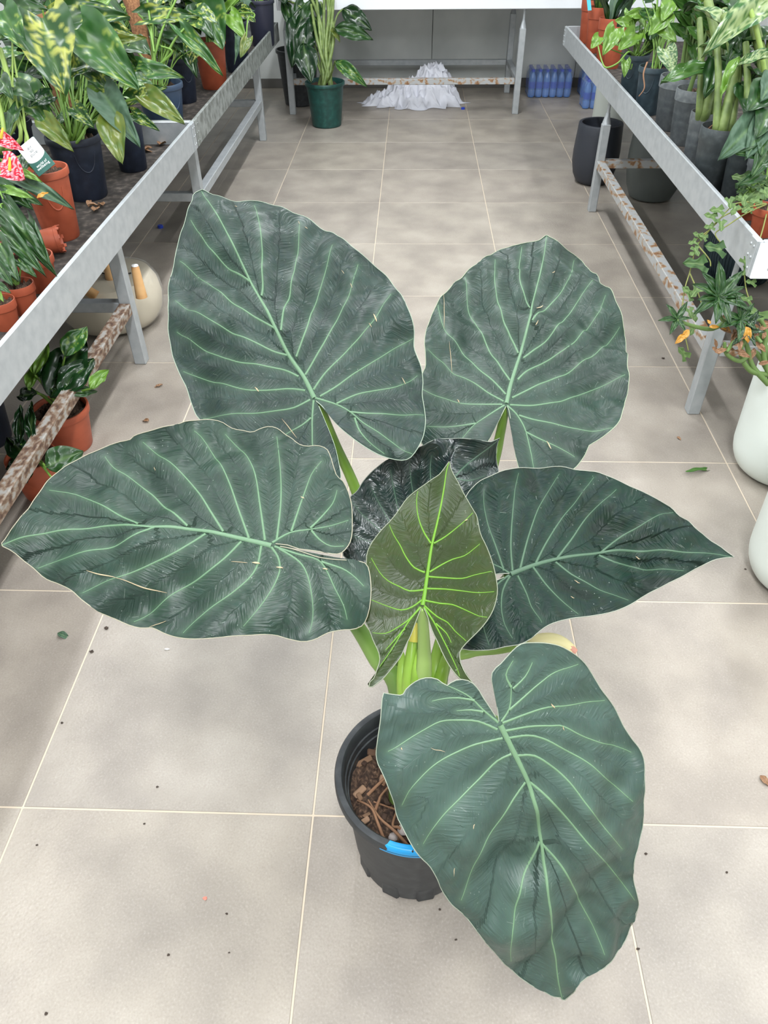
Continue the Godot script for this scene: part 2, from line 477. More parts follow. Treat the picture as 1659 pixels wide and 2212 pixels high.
func rust_spots() -> StandardMaterial3D:
	return mat("spotted_steel", Color.WHITE, 0.5, 0.2, {"tex": noise_tex("rust_spots", 43, 0.011, [[0.0, c8(176, 179, 181)], [0.5, c8(173, 175, 175)], [0.6, c8(172, 160, 146)], [0.72, c8(156, 122, 90)], [1.0, c8(118, 82, 58)]], 8, 1024), "scale": 1.6, "stretch": Vector3(1.2, 1.2, 0.9)})
# a leg with a pyramid shoulder and a screw under the tray
func bench_leg(o: Node3D, x: float, z: float, top: float, screw: bool, m: Material, rail := 0.04):
	var h := top - 0.12 if screw else top
	var st := smooth_st()
	add_bevel(st, Vector3(rail, h, rail), 0.003, Transform3D(Basis(), Vector3(x, h / 2, z)))
	part("leg", done(st), m, o)
	if screw:
		part("leg_cone", lathe([Vector2(rail * 0.62, 0), Vector2(rail * 0.30, 0.045), Vector2(rail * 0.3, 0.05), Vector2(0, 0.05)], 4), m, o, Transform3D(Basis.from_euler(Vector3(0, PI / 4, 0)), Vector3(x, h, z)))
		part("levelling_screw", lathe([Vector2(0.008, 0), Vector2(0.008, 0.07), Vector2(0.013, 0.07), Vector2(0.013, 0.085), Vector2(0, 0.085)], 12), m, o, Transform3D(Basis(), Vector3(x, h + 0.035, z)))
func bench_tray(o: Node3D, x0: float, x1: float, z0: float, z1: float, bottom: float, top: float, m: Material, floor_m: Material):
	# z0 far, z1 near
	var w := 0.014
	box("tray_side", Vector3(x0, bottom, z0), Vector3(x0 + w, top, z1), m, o, 0.003)
	box("tray_side", Vector3(x1 - w, bottom, z0), Vector3(x1, top, z1), m, o, 0.003)
	box("tray_end", Vector3(x0 + w, bottom, z1 - w), Vector3(x1 - w, top, z1 - 0.0005), m, o, 0.003)
	box("tray_end", Vector3(x0 + w, bottom, z0 + 0.0005), Vector3(x1 - w, top, z0 + w), m, o, 0.003)
	box("tray_floor", Vector3(x0 + w, bottom + 0.004, z0 + w), Vector3(x1 - w, bottom + 0.02, z1 - w), floor_m, o, 0.0)
func corner_plate(o: Node3D, x: float, y0: float, y1: float, z: float, side: float, face_z: float, m: Material):
	# riveted corner plate: side is the sign of x towards the aisle
	box("corner_plate", Vector3(x - 0.002, y0 + 0.004, minf(z, z + face_z)), Vector3(x + 0.002, y1 - 0.002, maxf(z, z + face_z)), m, o, 0.001)
	for k in 3:
		for j in 2:
			part("rivet", lathe([Vector2(0.0045, 0), Vector2(0.003, 0.0025), Vector2(0, 0.0032)], 8), m, o, Transform3D(Basis(Vector3(0, 0, 1), Vector3(side, 0, 0), Vector3(0, 1, 0)) if side > 0 else Basis(Vector3(0, 0, -1), Vector3(side, 0, 0), Vector3(0, 1, 0)), Vector3(x + 0.002 * side, lerpf(y0 + 0.025, y1 - 0.02, k / 2.0), z + face_z * (0.25 + 0.5 * j))))
const L_FACE := -0.985
const L_TOP := 0.588
const L_BOT := 0.474
const R_FACE := 0.957
const R_TOP := 0.662
const R_BOT := 0.556
var l_floor := L_BOT + 0.02
var r_floor := R_BOT + 0.02
func build_left_benches():
	var earth := mat("tray_dirt", Color.WHITE, 0.9, 0.0, {"tex": noise_tex("dirt", 51, 0.02, [[0.0, c8(30, 26, 23)], [0.5, c8(54, 48, 43)], [0.8, c8(84, 77, 70)], [1.0, c8(124, 116, 108)]], 5, 512), "scale": 2.0})
	var o := thing("plant_bench", "grey metal tray bench with rusty bottom rail, carrying the red flowers", "bench")
	bench_tray(o, -2.2, L_FACE, -3.635, -0.2, L_BOT, L_TOP, metal(), earth)
	for z in [-2.53, -0.75]:
		bench_leg(o, L_FACE - 0.055, z, L_BOT, false, leg_metal(), 0.045)
		bench_leg(o, -2.1, z, L_BOT, false, leg_metal(), 0.045)
		box("cross_rail", Vector3(-2.075, 0.212, z - 0.02), Vector3(L_FACE - 0.08, 0.252, z + 0.02), leg_metal(), o, 0.003)
	box("long_rail", Vector3(L_FACE - 0.076, 0.212, -2.505), Vector3(L_FACE - 0.034, 0.254, -0.775), rusty(), o, 0.003)
	corner_plate(o, L_FACE + 0.002, L_BOT, L_TOP, -3.63, 1.0, 0.05, metal())
	var p := thing("plant_bench", "grey metal tray bench with grimy side, carrying the far pothos pots", "bench")
	var dull := mat("dull_zinc", c8(176, 180, 178), 0.5, 0.35, {"tex": noise_tex("grime", 33, 0.02, [[0.0, c8(150, 152, 146)], [0.5, c8(214, 216, 214)], [1.0, c8(255, 255, 255)]], 5, 512), "scale": 1.6})
	bench_tray(p, -2.2, L_FACE, -6.35, -3.64, L_BOT, L_TOP, dull, earth)
	for z in [-3.72, -5.58]:
		bench_leg(p, L_FACE - 0.055, z, L_BOT, false, leg_metal(), 0.045)
		bench_leg(p, -2.1, z, L_BOT, false, leg_metal(), 0.045)
		box("cross_rail", Vector3(-2.075, 0.212, z - 0.02), Vector3(L_FACE - 0.08, 0.252, z + 0.02), leg_metal(), p, 0.003)
	box("long_rail", Vector3(L_FACE - 0.076, 0.212, -5.555), Vector3(L_FACE - 0.034, 0.254, -3.745), leg_metal(), p, 0.003)
	corner_plate(p, L_FACE + 0.002, L_BOT, L_TOP, -3.645, 1.0, -0.05, dull)
func build_right_bench():
	var earth := mat("tray_dust", Color.WHITE, 0.9, 0.0, {"tex": noise_tex("dirt", 51, 0.02, [], 5, 512), "scale": 2.0})
	var o := thing("plant_bench", "bright galvanised tray bench on adjustable legs with a rust-spotted rail", "bench")
	bench_tray(o, R_FACE, 2.2, -5.6, -2.06, R_BOT, R_TOP, metal(), earth)
	for z in [-2.22, -4.2]:
		for x in [R_FACE + 0.032, 2.1]: bench_leg(o, x, z, R_BOT, true, leg_metal(), 0.042)
		box("cross_rail", Vector3(R_FACE + 0.055, 0.225, z - 0.02), Vector3(2.078, 0.265, z + 0.02), rust_spots(), o, 0.003)
	box("long_rail", Vector3(R_FACE + 0.012, 0.225, -4.18), Vector3(R_FACE + 0.052, 0.265, -2.24), rust_spots(), o, 0.003)
	corner_plate(o, R_FACE - 0.002, R_BOT, R_TOP, -2.062, -1.0, -0.045, metal())
	corner_plate(o, R_FACE - 0.002, R_BOT, R_TOP, -5.598, -1.0, 0.045, metal())
	# bright end board
	box("end_board", Vector3(R_FACE + 0.004, R_BOT, -2.06), Vector3(2.19, R_TOP - 0.004, -2.052), mat("white_board", c8(240, 243, 245), 0.4), o, 0.002)
	for k in 2:
		part("screw", lathe([Vector2(0.007, 0), Vector2(0.005, 0.003), Vector2(0, 0.003)], 10), metal(), o, Transform3D(Basis.from_euler(Vector3(PI / 2, 0, 0)), Vector3(R_FACE + 0.05, R_BOT + 0.03 + 0.045 * k, -2.052)))
func build_back_bench():
	var o := thing("plant_bench", "white tray bench along the grey panel wall with two low rails", "bench")
	var white := mat("white_powder_coat", c8(232, 236, 240), 0.4, 0.0)
	bench_tray(o, -0.97, 1.7, -7.1, -6.24, 0.672, 0.80, white, white)
	for x in [0.775, -0.92]:
		for z in [-6.29, -6.98]: bench_leg(o, x, z, 0.672, true, leg_metal(), 0.045)
		box("cross_rail", Vector3(x - 0.02, 0.205, -6.955), Vector3(x + 0.02, 0.24, -6.315), leg_metal(), o, 0.003)
	for z in [-6.29, -6.98]:
		box("long_rail", Vector3(-0.897, 0.2, z - 0.02), Vector3(0.75, 0.24, z + 0.02), rust_spots() if z > -6.5 else leg_metal(), o, 0.003)

# ------------------------------------------------------------------ the elephant ear
# Each blade: outline and veins as pixels (in crops: x = ox + sc*cx, y = oy + sc*cy), laid on a bent surface through three points of known depth.
# Depths come from the pot on the floor and the length of the leaf stalks; blades come out 0.3 to 0.5 m long.
func leaf_data() -> Dictionary:
	return {
	"upper_left": {"f": [350.0, 390.0, 0.35564], "att": [930, 1330], "pl": [[930, 1330, 1.15], [235, 60, 1.28], [1500, 1000, 1.17]], "arch": -0.25, "fl": 0.10, "fr": 0.12, "wave": 0.018, "tone": 0,
		"out": [935,1340, 945,1348, 985,1385, 1060,1480, 1150,1560, 1250,1630, 1350,1680, 1440,1700, 1500,1690, 1545,1640, 1585,1560, 1600,1470, 1595,1400, 1580,1300, 1585,1230, 1575,1140, 1545,1060, 1530,1010, 1532,920, 1520,850, 1480,750, 1430,670, 1370,590, 1290,520, 1220,455, 1150,400, 1090,350, 1040,320, 990,308, 930,265, 860,218, 780,190, 690,155, 620,135, 555,125, 490,128, 400,115, 320,85, 260,62, 235,60, 190,90, 180,130, 150,210, 115,320, 95,400, 75,500, 50,600, 40,700, 40,800, 38,900, 50,980, 70,1080, 110,1180, 150,1260, 175,1340, 205,1420, 240,1465, 340,1600, 480,1720, 650,1830, 820,1930, 960,1970, 1050,1920, 1085,1815, 1080,1750, 1048,1610, 985,1450, 950,1365],
		"mid": [925,1320, 860,1190, 770,1060, 700,920, 610,740, 530,600, 460,450, 390,310, 310,170, 240,65],
		"veins": [[530,610, 450,560, 360,490, 280,400, 210,300, 175,240], [690,900, 600,850, 490,780, 400,720, 300,640, 200,570, 110,490], [760,1060, 660,1030, 560,980, 430,930, 300,850, 180,790, 80,730], [830,1190, 740,1150, 600,1120, 450,1100, 330,1060, 200,990, 90,920], [870,1275, 760,1265, 600,1275, 480,1265, 350,1230, 220,1195, 130,1160], [900,1330, 800,1380, 680,1400, 540,1415, 400,1420, 250,1445], [920,1335, 912,1440, 912,1520, 915,1620, 940,1760, 960,1900], [905,1440, 850,1485, 770,1530, 700,1580],
			[605,700, 612,620, 608,480, 600,320, 575,190, 560,150], [722,910, 760,740, 800,560, 830,380, 835,260], [815,1070, 870,920, 920,780, 970,630, 1010,480, 1035,390], [870,1180, 940,1060, 1020,920, 1090,790, 1150,650, 1190,510], [920,1270, 990,1170, 1100,1060, 1210,940, 1300,830, 1390,690], [960,1310, 1060,1250, 1170,1170, 1300,1090, 1430,1010, 1525,960], [1060,1355, 1180,1300, 1300,1275, 1430,1250, 1550,1185], [930,1320, 1060,1360, 1150,1410, 1220,1470, 1330,1540, 1450,1630, 1520,1660], [1140,1405, 1300,1415, 1450,1425, 1590,1425], [1170,1440, 1200,1520, 1260,1590, 1350,1660]]},
	"upper_right": {"f": [880.0, 490.0, 0.30139], "att": [708, 1280], "pl": [[708, 1280, 1.26], [1000, 62, 1.47], [1500, 900, 1.33]], "arch": -0.2, "fl": 0.10, "fr": 0.12, "wave": 0.02, "tone": 1,
		"out": [705,1290, 670,1360, 640,1420, 610,1480, 580,1535, 520,1610, 430,1660, 300,1670, 180,1630, 100,1550, 65,1440, 55,1320, 70,1200, 100,1090, 110,1045, 130,1000, 128,900, 122,830, 135,740, 165,660, 200,580, 255,490, 330,410, 420,330, 520,250, 620,190, 720,150, 800,128, 880,112, 940,100, 975,75, 1000,62, 1030,80, 1080,110, 1140,165, 1210,215, 1260,260, 1310,320, 1370,365, 1430,430, 1480,500, 1520,590, 1550,680, 1558,760, 1565,860, 1575,960, 1587,1050, 1585,1130, 1570,1220, 1545,1310, 1520,1390, 1470,1450, 1410,1500, 1350,1540, 1300,1570, 1280,1620, 1250,1670, 1200,1730, 1130,1775, 1000,1800, 880,1790, 810,1750, 790,1700, 775,1640, 765,1560, 750,1470, 740,1400, 730,1330, 716,1290],
		"mid": [710,1265, 740,1130, 780,1000, 815,890, 870,680, 900,540, 940,380, 970,250, 990,120, 1000,65],
		"veins": [[880,580, 840,490, 805,360, 805,250, 820,140], [795,905, 730,770, 680,640, 640,500, 625,350, 630,230], [735,1100, 660,990, 560,830, 490,700, 430,560, 415,360], [705,1200, 600,1090, 490,1000, 380,880, 290,770, 240,660, 220,560], [690,1250, 580,1190, 480,1120, 400,1080, 330,1055, 250,970, 150,880], [680,1272, 540,1272, 380,1265, 250,1225, 110,1165], [695,1278, 580,1350, 490,1410, 440,1460, 390,1520], [490,1408, 380,1425, 260,1435, 140,1430],
			[895,670, 980,600, 1060,520, 1130,420, 1180,320, 1195,240], [830,940, 940,860, 1040,760, 1130,660, 1230,520, 1330,380], [790,1095, 900,1010, 1050,930, 1180,840, 1300,720, 1380,600, 1420,490], [750,1225, 880,1160, 1020,1100, 1200,1010, 1350,910, 1460,810, 1530,700], [735,1275, 900,1280, 1080,1255, 1250,1200, 1400,1140, 1560,1060], [800,1350, 900,1380, 1050,1410, 1200,1445, 1380,1460, 1470,1440], [715,1280, 780,1340, 840,1440, 870,1550, 890,1640, 905,1730], [850,1470, 950,1520, 1080,1580, 1200,1650]]},
	"left": {"f": [0.0, 890.0, 0.48222], "att": [1222, 596], "pl": [[1222, 596, 0.98], [5, 597, 0.955], [900, 60, 1.06]], "arch": -0.12, "fl": 0.10, "fr": 0.20, "wave": 0.02, "tone": 2,
		"out": [1235,592, 1290,598, 1340,615, 1400,622, 1450,630, 1500,638, 1530,632, 1560,600, 1575,560, 1578,500, 1575,420, 1560,360, 1535,310, 1510,290, 1495,250, 1480,200, 1460,165, 1420,152, 1370,155, 1330,140, 1290,110, 1250,80, 1210,67, 1170,75, 1130,92, 1090,85, 1040,75, 1000,50, 960,38, 900,37, 840,42, 780,60, 700,78, 640,95, 600,110, 585,125, 540,135, 480,155, 410,185, 340,220, 280,255, 230,295, 190,345, 150,400, 120,445, 80,490, 50,530, 25,570, 5,597, 30,610, 70,635, 110,670, 150,700, 200,745, 260,770, 320,800, 370,845, 440,895, 520,930, 590,960, 640,970, 680,967, 730,990, 790,1010, 860,1018, 940,1015, 1040,1005, 1140,1000, 1230,1000, 1300,1020, 1360,1030, 1410,1020, 1470,990, 1530,978, 1580,975, 1620,960, 1640,930, 1655,880, 1662,800, 1658,740, 1648,695, 1635,678, 1560,665, 1480,660, 1420,650, 1360,630, 1300,612, 1245,602],
		"mid": [1215,598, 1120,575, 1010,550, 900,530, 780,515, 640,510, 480,510, 330,525, 180,548, 60,575, 5,597],
		"veins": [[620,500, 530,460, 440,410, 340,370, 220,350], [840,510, 760,440, 680,370, 590,300, 510,250, 470,200], [1000,535, 940,440, 880,350, 800,260, 720,200, 640,135], [1115,565, 1070,440, 1020,300, 960,200, 900,110, 870,85], [1187,575, 1165,420, 1140,270, 1090,180, 1010,100], [1240,570, 1258,400, 1255,250, 1240,110], [1305,535, 1350,400, 1395,280, 1440,220], [1390,520, 1440,470, 1490,410, 1510,350], [1220,585, 1300,540, 1390,525, 1480,510, 1560,485], [1395,530, 1430,570, 1480,600, 1540,600],
			[690,515, 560,575, 400,620, 250,670, 170,700], [920,545, 800,620, 680,680, 560,730, 450,770, 370,810], [1080,580, 1000,660, 900,740, 800,800, 700,880, 600,940], [1170,600, 1155,680, 1120,740, 1040,810, 940,880, 870,940, 820,990], [1215,605, 1245,650, 1253,710, 1220,790, 1150,890, 1090,960], [1250,612, 1340,670, 1380,740, 1400,850, 1400,930, 1385,990], [1230,602, 1330,635, 1420,660, 1460,705, 1500,790, 1540,870, 1555,930], [1440,670, 1530,700, 1590,740, 1630,780]]},
	"right": {"f": [980.0, 990.0, 0.37372], "att": [328, 670], "pl": [[328, 670, 1.04], [1620, 572, 1.03], [620, 50, 1.125]], "arch": -0.12, "fl": 0.12, "fr": 0.10, "wave": 0.018, "tone": 3,
		"out": [320,668, 280,668, 240,672, 180,660, 120,620, 70,540, 50,430, 50,310, 75,215, 130,150, 200,110, 280,75, 370,58, 460,60, 540,55, 620,50, 700,68, 770,75, 830,82, 890,105, 950,130, 1020,165, 1080,190, 1150,225, 1220,265, 1270,300, 1330,350, 1390,400, 1450,450, 1520,500, 1580,545, 1620,572, 1580,575, 1520,585, 1450,615, 1380,650, 1290,700, 1210,740, 1130,780, 1050,830, 960,875, 870,900, 780,915, 690,925, 620,940, 560,960, 510,990, 450,1040, 410,1065, 370,1080, 300,1090, 220,1108, 130,1112, 60,1105, 10,1080, -20,1000, 0,900, 60,810, 150,750, 230,715, 300,685],
		"mid": [330,668, 400,640, 500,605, 600,580, 720,560, 850,545, 1000,533, 1150,533, 1300,540, 1450,547, 1600,570],
		"veins": [[290,650, 240,500, 200,390, 175,270, 175,180], [340,650, 330,500, 340,330, 355,180, 375,85], [385,635, 430,460, 490,290, 560,170, 610,90], [475,605, 540,480, 630,340, 720,230, 810,110], [600,575, 680,470, 770,340, 860,250, 940,180], [850,545, 950,465, 1080,390, 1180,330, 1270,312], [325,665, 270,630, 230,612, 150,560],
			[840,560, 930,600, 1040,630, 1150,645, 1330,650], [590,600, 680,670, 780,725, 880,775, 1010,820], [460,630, 530,725, 600,800, 680,870, 720,900], [370,680, 420,780, 450,860, 500,930, 510,950], [325,680, 285,760, 275,860, 295,960, 340,1040], [320,675, 250,730, 180,830, 170,960, 205,1080]]},
	"young": {"f": [730.0, 930.0, 0.25763], "att": [708, 1470], "pl": [[708, 1470, 0.97], [937, 258, 1.03], [1300, 1200, 0.965]], "arch": -0.9, "fl": -0.08, "fr": -0.16, "wave": 0.004, "tone": 4,
		"out": [698,1490, 670,1560, 640,1640, 610,1720, 570,1800, 530,1890, 480,1960, 430,2020, 380,2080, 330,2120, 290,2150, 260,2150, 250,2125, 290,2095, 310,2060, 330,2000, 350,1940, 350,1890, 330,1830, 300,1770, 270,1690, 235,1610, 215,1550, 205,1480, 190,1420, 200,1370, 225,1310, 232,1220, 238,1120, 245,1030, 280,950, 330,880, 380,820, 430,770, 480,710, 530,640, 580,570, 650,510, 720,460, 790,410, 850,370, 890,320, 920,280, 937,258, 945,310, 970,370, 1010,440, 1050,520, 1090,590, 1130,660, 1165,720, 1180,800, 1200,880, 1240,960, 1280,1060, 1310,1160, 1330,1260, 1338,1350, 1320,1450, 1290,1530, 1240,1610, 1190,1670, 1130,1730, 1070,1790, 1030,1840, 1020,1880, 1030,1950, 1060,2020, 1100,2080, 1125,2110, 1115,2135, 1080,2110, 1020,2080, 960,2010, 910,1930, 870,1850, 840,1780, 800,1700, 770,1620, 745,1540, 720,1490],
		"mid": [710,1465, 725,1380, 745,1240, 765,1100, 790,950, 830,780, 865,620, 890,480, 910,340, 930,270],
		"veins": [[780,945, 730,870, 690,780, 665,680, 660,570, 670,510], [730,1190, 640,1150, 570,1060, 520,960, 470,880, 430,790], [720,1335, 600,1345, 520,1310, 420,1260, 350,1190, 280,1070], [705,1420, 620,1480, 530,1505, 420,1475, 330,1440, 230,1400], [690,1480, 600,1580, 500,1650, 400,1700, 290,1695], [695,1480, 600,1590, 520,1720, 440,1850, 350,1980], [560,1660, 480,1750, 400,1840],
			[805,945, 900,890, 990,820, 1060,760, 1130,690], [770,1185, 870,1125, 960,1080, 1060,1050, 1130,1000, 1190,950], [760,1225, 900,1235, 1040,1240, 1150,1210, 1290,1180], [745,1325, 900,1330, 1040,1345, 1180,1360, 1310,1350], [730,1425, 860,1450, 960,1460, 1080,1510, 1180,1555, 1250,1565], [725,1470, 830,1560, 920,1610, 980,1680, 1075,1765], [720,1480, 800,1600, 870,1730, 930,1850, 1000,2000, 1020,2060], [820,1620, 910,1700, 950,1780]]},
	"front": {"f": [800.0, 1370.0, 0.3806], "att": [735, 505], "pl": [[735, 505, 0.92], [1095, 2078, 0.97], [1500, 800, 0.955]], "arch": -0.45, "fl": 0.10, "fr": 0.12, "wave": 0.02, "tone": 5,
		"out": [728,492, 722,440, 715,390, 700,320, 690,270, 685,235, 700,200, 740,165, 780,120, 830,70, 870,50, 930,47, 1000,50, 1070,65, 1130,95, 1180,130, 1220,170, 1250,215, 1280,265, 1310,315, 1345,360, 1380,410, 1410,470, 1440,530, 1480,590, 1520,640, 1545,690, 1555,750, 1555,830, 1552,920, 1550,1000, 1545,1080, 1530,1150, 1510,1230, 1495,1300, 1490,1370, 1500,1430, 1515,1490, 1520,1540, 1505,1600, 1480,1650, 1460,1700, 1430,1760, 1390,1820, 1350,1870, 1330,1890, 1280,1915, 1220,1950, 1170,2000, 1130,2050, 1095,2078, 1080,2060, 1040,2055, 1000,2035, 940,2005, 890,1975, 830,1930, 760,1870, 700,1800, 640,1730, 580,1650, 530,1590, 470,1540, 430,1490, 400,1440, 380,1390, 340,1320, 290,1270, 250,1220, 215,1160, 180,1090, 150,1030, 135,960, 110,890, 75,800, 45,740, 32,680, 40,600, 55,500, 62,420, 68,350, 75,332, 120,340, 180,345, 190,325, 230,285, 280,255, 330,245, 380,255, 420,285, 435,290, 470,265, 520,255, 570,270, 610,310, 640,360, 680,420, 715,475],
		"mid": [738,515, 790,620, 850,740, 900,850, 930,950, 955,1080, 970,1180, 990,1330, 1010,1480, 1030,1640, 1050,1830, 1070,1990, 1090,2070],
		"veins": [[720,540, 610,495, 500,488, 400,495, 310,540, 210,600, 100,665], [750,590, 600,625, 490,670, 380,730, 290,810, 220,890, 180,970], [800,680, 720,720, 620,820, 530,910, 430,1010, 350,1110, 300,1190], [880,840, 810,940, 740,1050, 660,1170, 600,1290, 550,1410, 515,1510], [960,1175, 910,1280, 865,1400, 840,1500, 815,1620, 800,1760, 800,1860], [725,500, 640,430, 570,360, 480,310, 380,270], [640,440, 570,430, 490,435], [590,375, 500,362, 420,365, 350,380],
			[760,550, 900,525, 1030,520, 1100,525, 1220,585, 1350,625, 1480,670], [780,590, 900,575, 1010,605, 1130,670, 1250,740, 1350,830, 1490,950], [830,690, 930,690, 1030,750, 1130,840, 1230,970, 1330,1100, 1430,1220], [905,840, 1010,930, 1120,1050, 1220,1170, 1330,1290, 1420,1400, 1500,1510], [975,1190, 1080,1310, 1150,1430, 1200,1540, 1270,1670, 1330,1820], [750,505, 880,455, 1010,415, 1120,405, 1230,385, 1330,375], [745,495, 790,420, 800,320, 800,290], [790,430, 880,350, 960,280, 1050,215, 1180,170], [800,300, 770,230, 810,150], [810,310, 880,240, 920,160]]},
	"dark": {"f": [730.0, 930.0, 0.25763], "att": [560, 1050], "pl": [[560, 1050, 1.14], [1355, 65, 1.175], [100, 560, 1.15]], "arch": -0.1, "fl": 0.12, "fr": 0.10, "wave": 0.026, "tone": 6,
		"out": [545,1065, 450,1130, 330,1150, 200,1110, 100,1090, 45,1050, 50,980, 80,900, 90,800, 95,700, 85,610, 100,560, 160,510, 210,430, 270,360, 340,300, 420,245, 560,180, 690,140, 770,95, 860,70, 980,68, 1100,72, 1200,85, 1265,96, 1300,92, 1355,65, 1332,120, 1325,200, 1330,270, 1345,350, 1290,400, 1220,480, 1150,600, 1080,720, 990,850, 900,960, 800,1060, 720,1130, 650,1150, 590,1095],
		"mid": [560,1050, 640,920, 760,720, 860,560, 980,390, 1100,270, 1260,150, 1340,85],
		"veins": [[620,960, 505,650, 470,500, 440,330], [590,1000, 430,760, 340,600, 280,480], [570,1040, 345,830, 200,700, 110,590], [560,1050, 420,990, 280,940, 130,880], [690,830, 625,500, 600,270], [790,670, 775,380, 785,210], [980,400, 1100,420, 1230,380], [550,1060, 400,1070, 250,1060]]},
	}
# per blade: body colour, lighter blotch, vein, margin
func leaf_tones() -> Array:
	return [
		[lin(30, 45, 40), lin(40, 57, 50), lin(92, 124, 94), c8(140, 154, 136)],
		[lin(33, 49, 42), lin(44, 62, 53), lin(98, 130, 100), c8(148, 160, 134)],
		[lin(30, 47, 39), lin(41, 60, 50), lin(92, 124, 94), c8(150, 146, 126)],
		[lin(22, 37, 31), lin(30, 47, 40), lin(66, 94, 72), c8(142, 146, 132)],
		[lin(34, 46, 17), lin(42, 55, 21), lin(88, 136, 16), c8(122, 128, 108)],
		[lin(54, 73, 66), lin(64, 85, 77), lin(106, 138, 106), c8(140, 148, 132)],
		[lin(27, 38, 35), lin(34, 46, 42), lin(66, 90, 74), c8(120, 128, 118)],
	]
var L := {} # state of the blade being built
func surf_h(u: float, v: float) -> float:
	var r2 := u * u + v * v
	var fv: float = L.fr if v > 0.0 else L.fl
	var soft := sqrt(v * v + 0.0004) - 0.02
	var edge := clampf(r2 / 0.03, 0.0, 1.0)
	return L.arch * u * absf(u) * (1.0 if u > 0.0 else 0.6) - fv * soft + L.wave * edge * nz.get_noise_2d(u * 5.0 + L.off, v * 5.0 - L.off) + L.wave * 0.35 * edge * nz.get_noise_2d(u * 13.0 - L.off, v * 13.0 + L.off)
func surf_uv(x: float, y: float) -> Vector2:
	var d := ray(x, y)
	var nd: float = L.n.dot(d)
	var base: float = L.n.dot(L.o - CAM) / nd
	var t := base
	var q := Vector2.ZERO
	for k in 7:
		var p: Vector3 = CAM + d * t - L.o
		q = Vector2(p.dot(L.u), p.dot(L.v))
		t = base + surf_h(q.x, q.y) / nd
	return q
func surf_p(q: Vector2, lift := 0.0) -> Vector3:
	return L.o + L.u * q.x + L.v * q.y + L.n * (surf_h(q.x, q.y) + lift)
func smooth_line(pts: PackedVector2Array, step: float) -> PackedVector2Array:
	var out := PackedVector2Array(); var k := pts.size()
	for i in k - 1:
		var a := pts[maxi(i - 1, 0)]; var b := pts[i]; var c := pts[i + 1]; var d := pts[mini(i + 2, k - 1)]
		var n := maxi(1, int(ceil(b.distance_to(c) / step)))
		for j in n: out.append(b.cubic_interpolate(c, a, d, float(j) / n))
	out.append(pts[k - 1])
	return out
func vein_mesh(pts: PackedVector2Array, w0: float, w1: float, rise: float) -> ArrayMesh:
	var st := smooth_st()
	var k := pts.size()
	var prof := [[-1.0, -0.0004], [-0.62, 0.55], [0.0, 0.9], [0.62, 0.55], [1.0, -0.0004]]
	for i in k:
		var t := (pts[mini(i + 1, k - 1)] - pts[maxi(i - 1, 0)]).normalized()
		var s := float(i) / (k - 1)
		var w := lerpf(w0, w1, pow(s, 0.7)) * 0.5
		for p in prof:
			var q: Vector2 = pts[i] + Vector2(-t.y, t.x) * w * p[0]
			st.add_vertex(surf_p(q, rise * w * p[1] + (-0.0006 if absf(p[0]) == 1.0 else 0.0)))
	for i in k - 1:
		for j in 4:
			var a := i * 5 + j; var b := a + 5
			for x in [a, b, a + 1, a + 1, b, b + 1]: st.add_index(x)
	return done(st)
func px_list(d: Dictionary, raw: Array) -> PackedVector2Array:
	var out := PackedVector2Array()
	for i in raw.size() / 2:
		out.append(surf_uv(d.f[0] + d.f[2] * raw[2 * i], d.f[1] + d.f[2] * raw[2 * i + 1]))
	return out
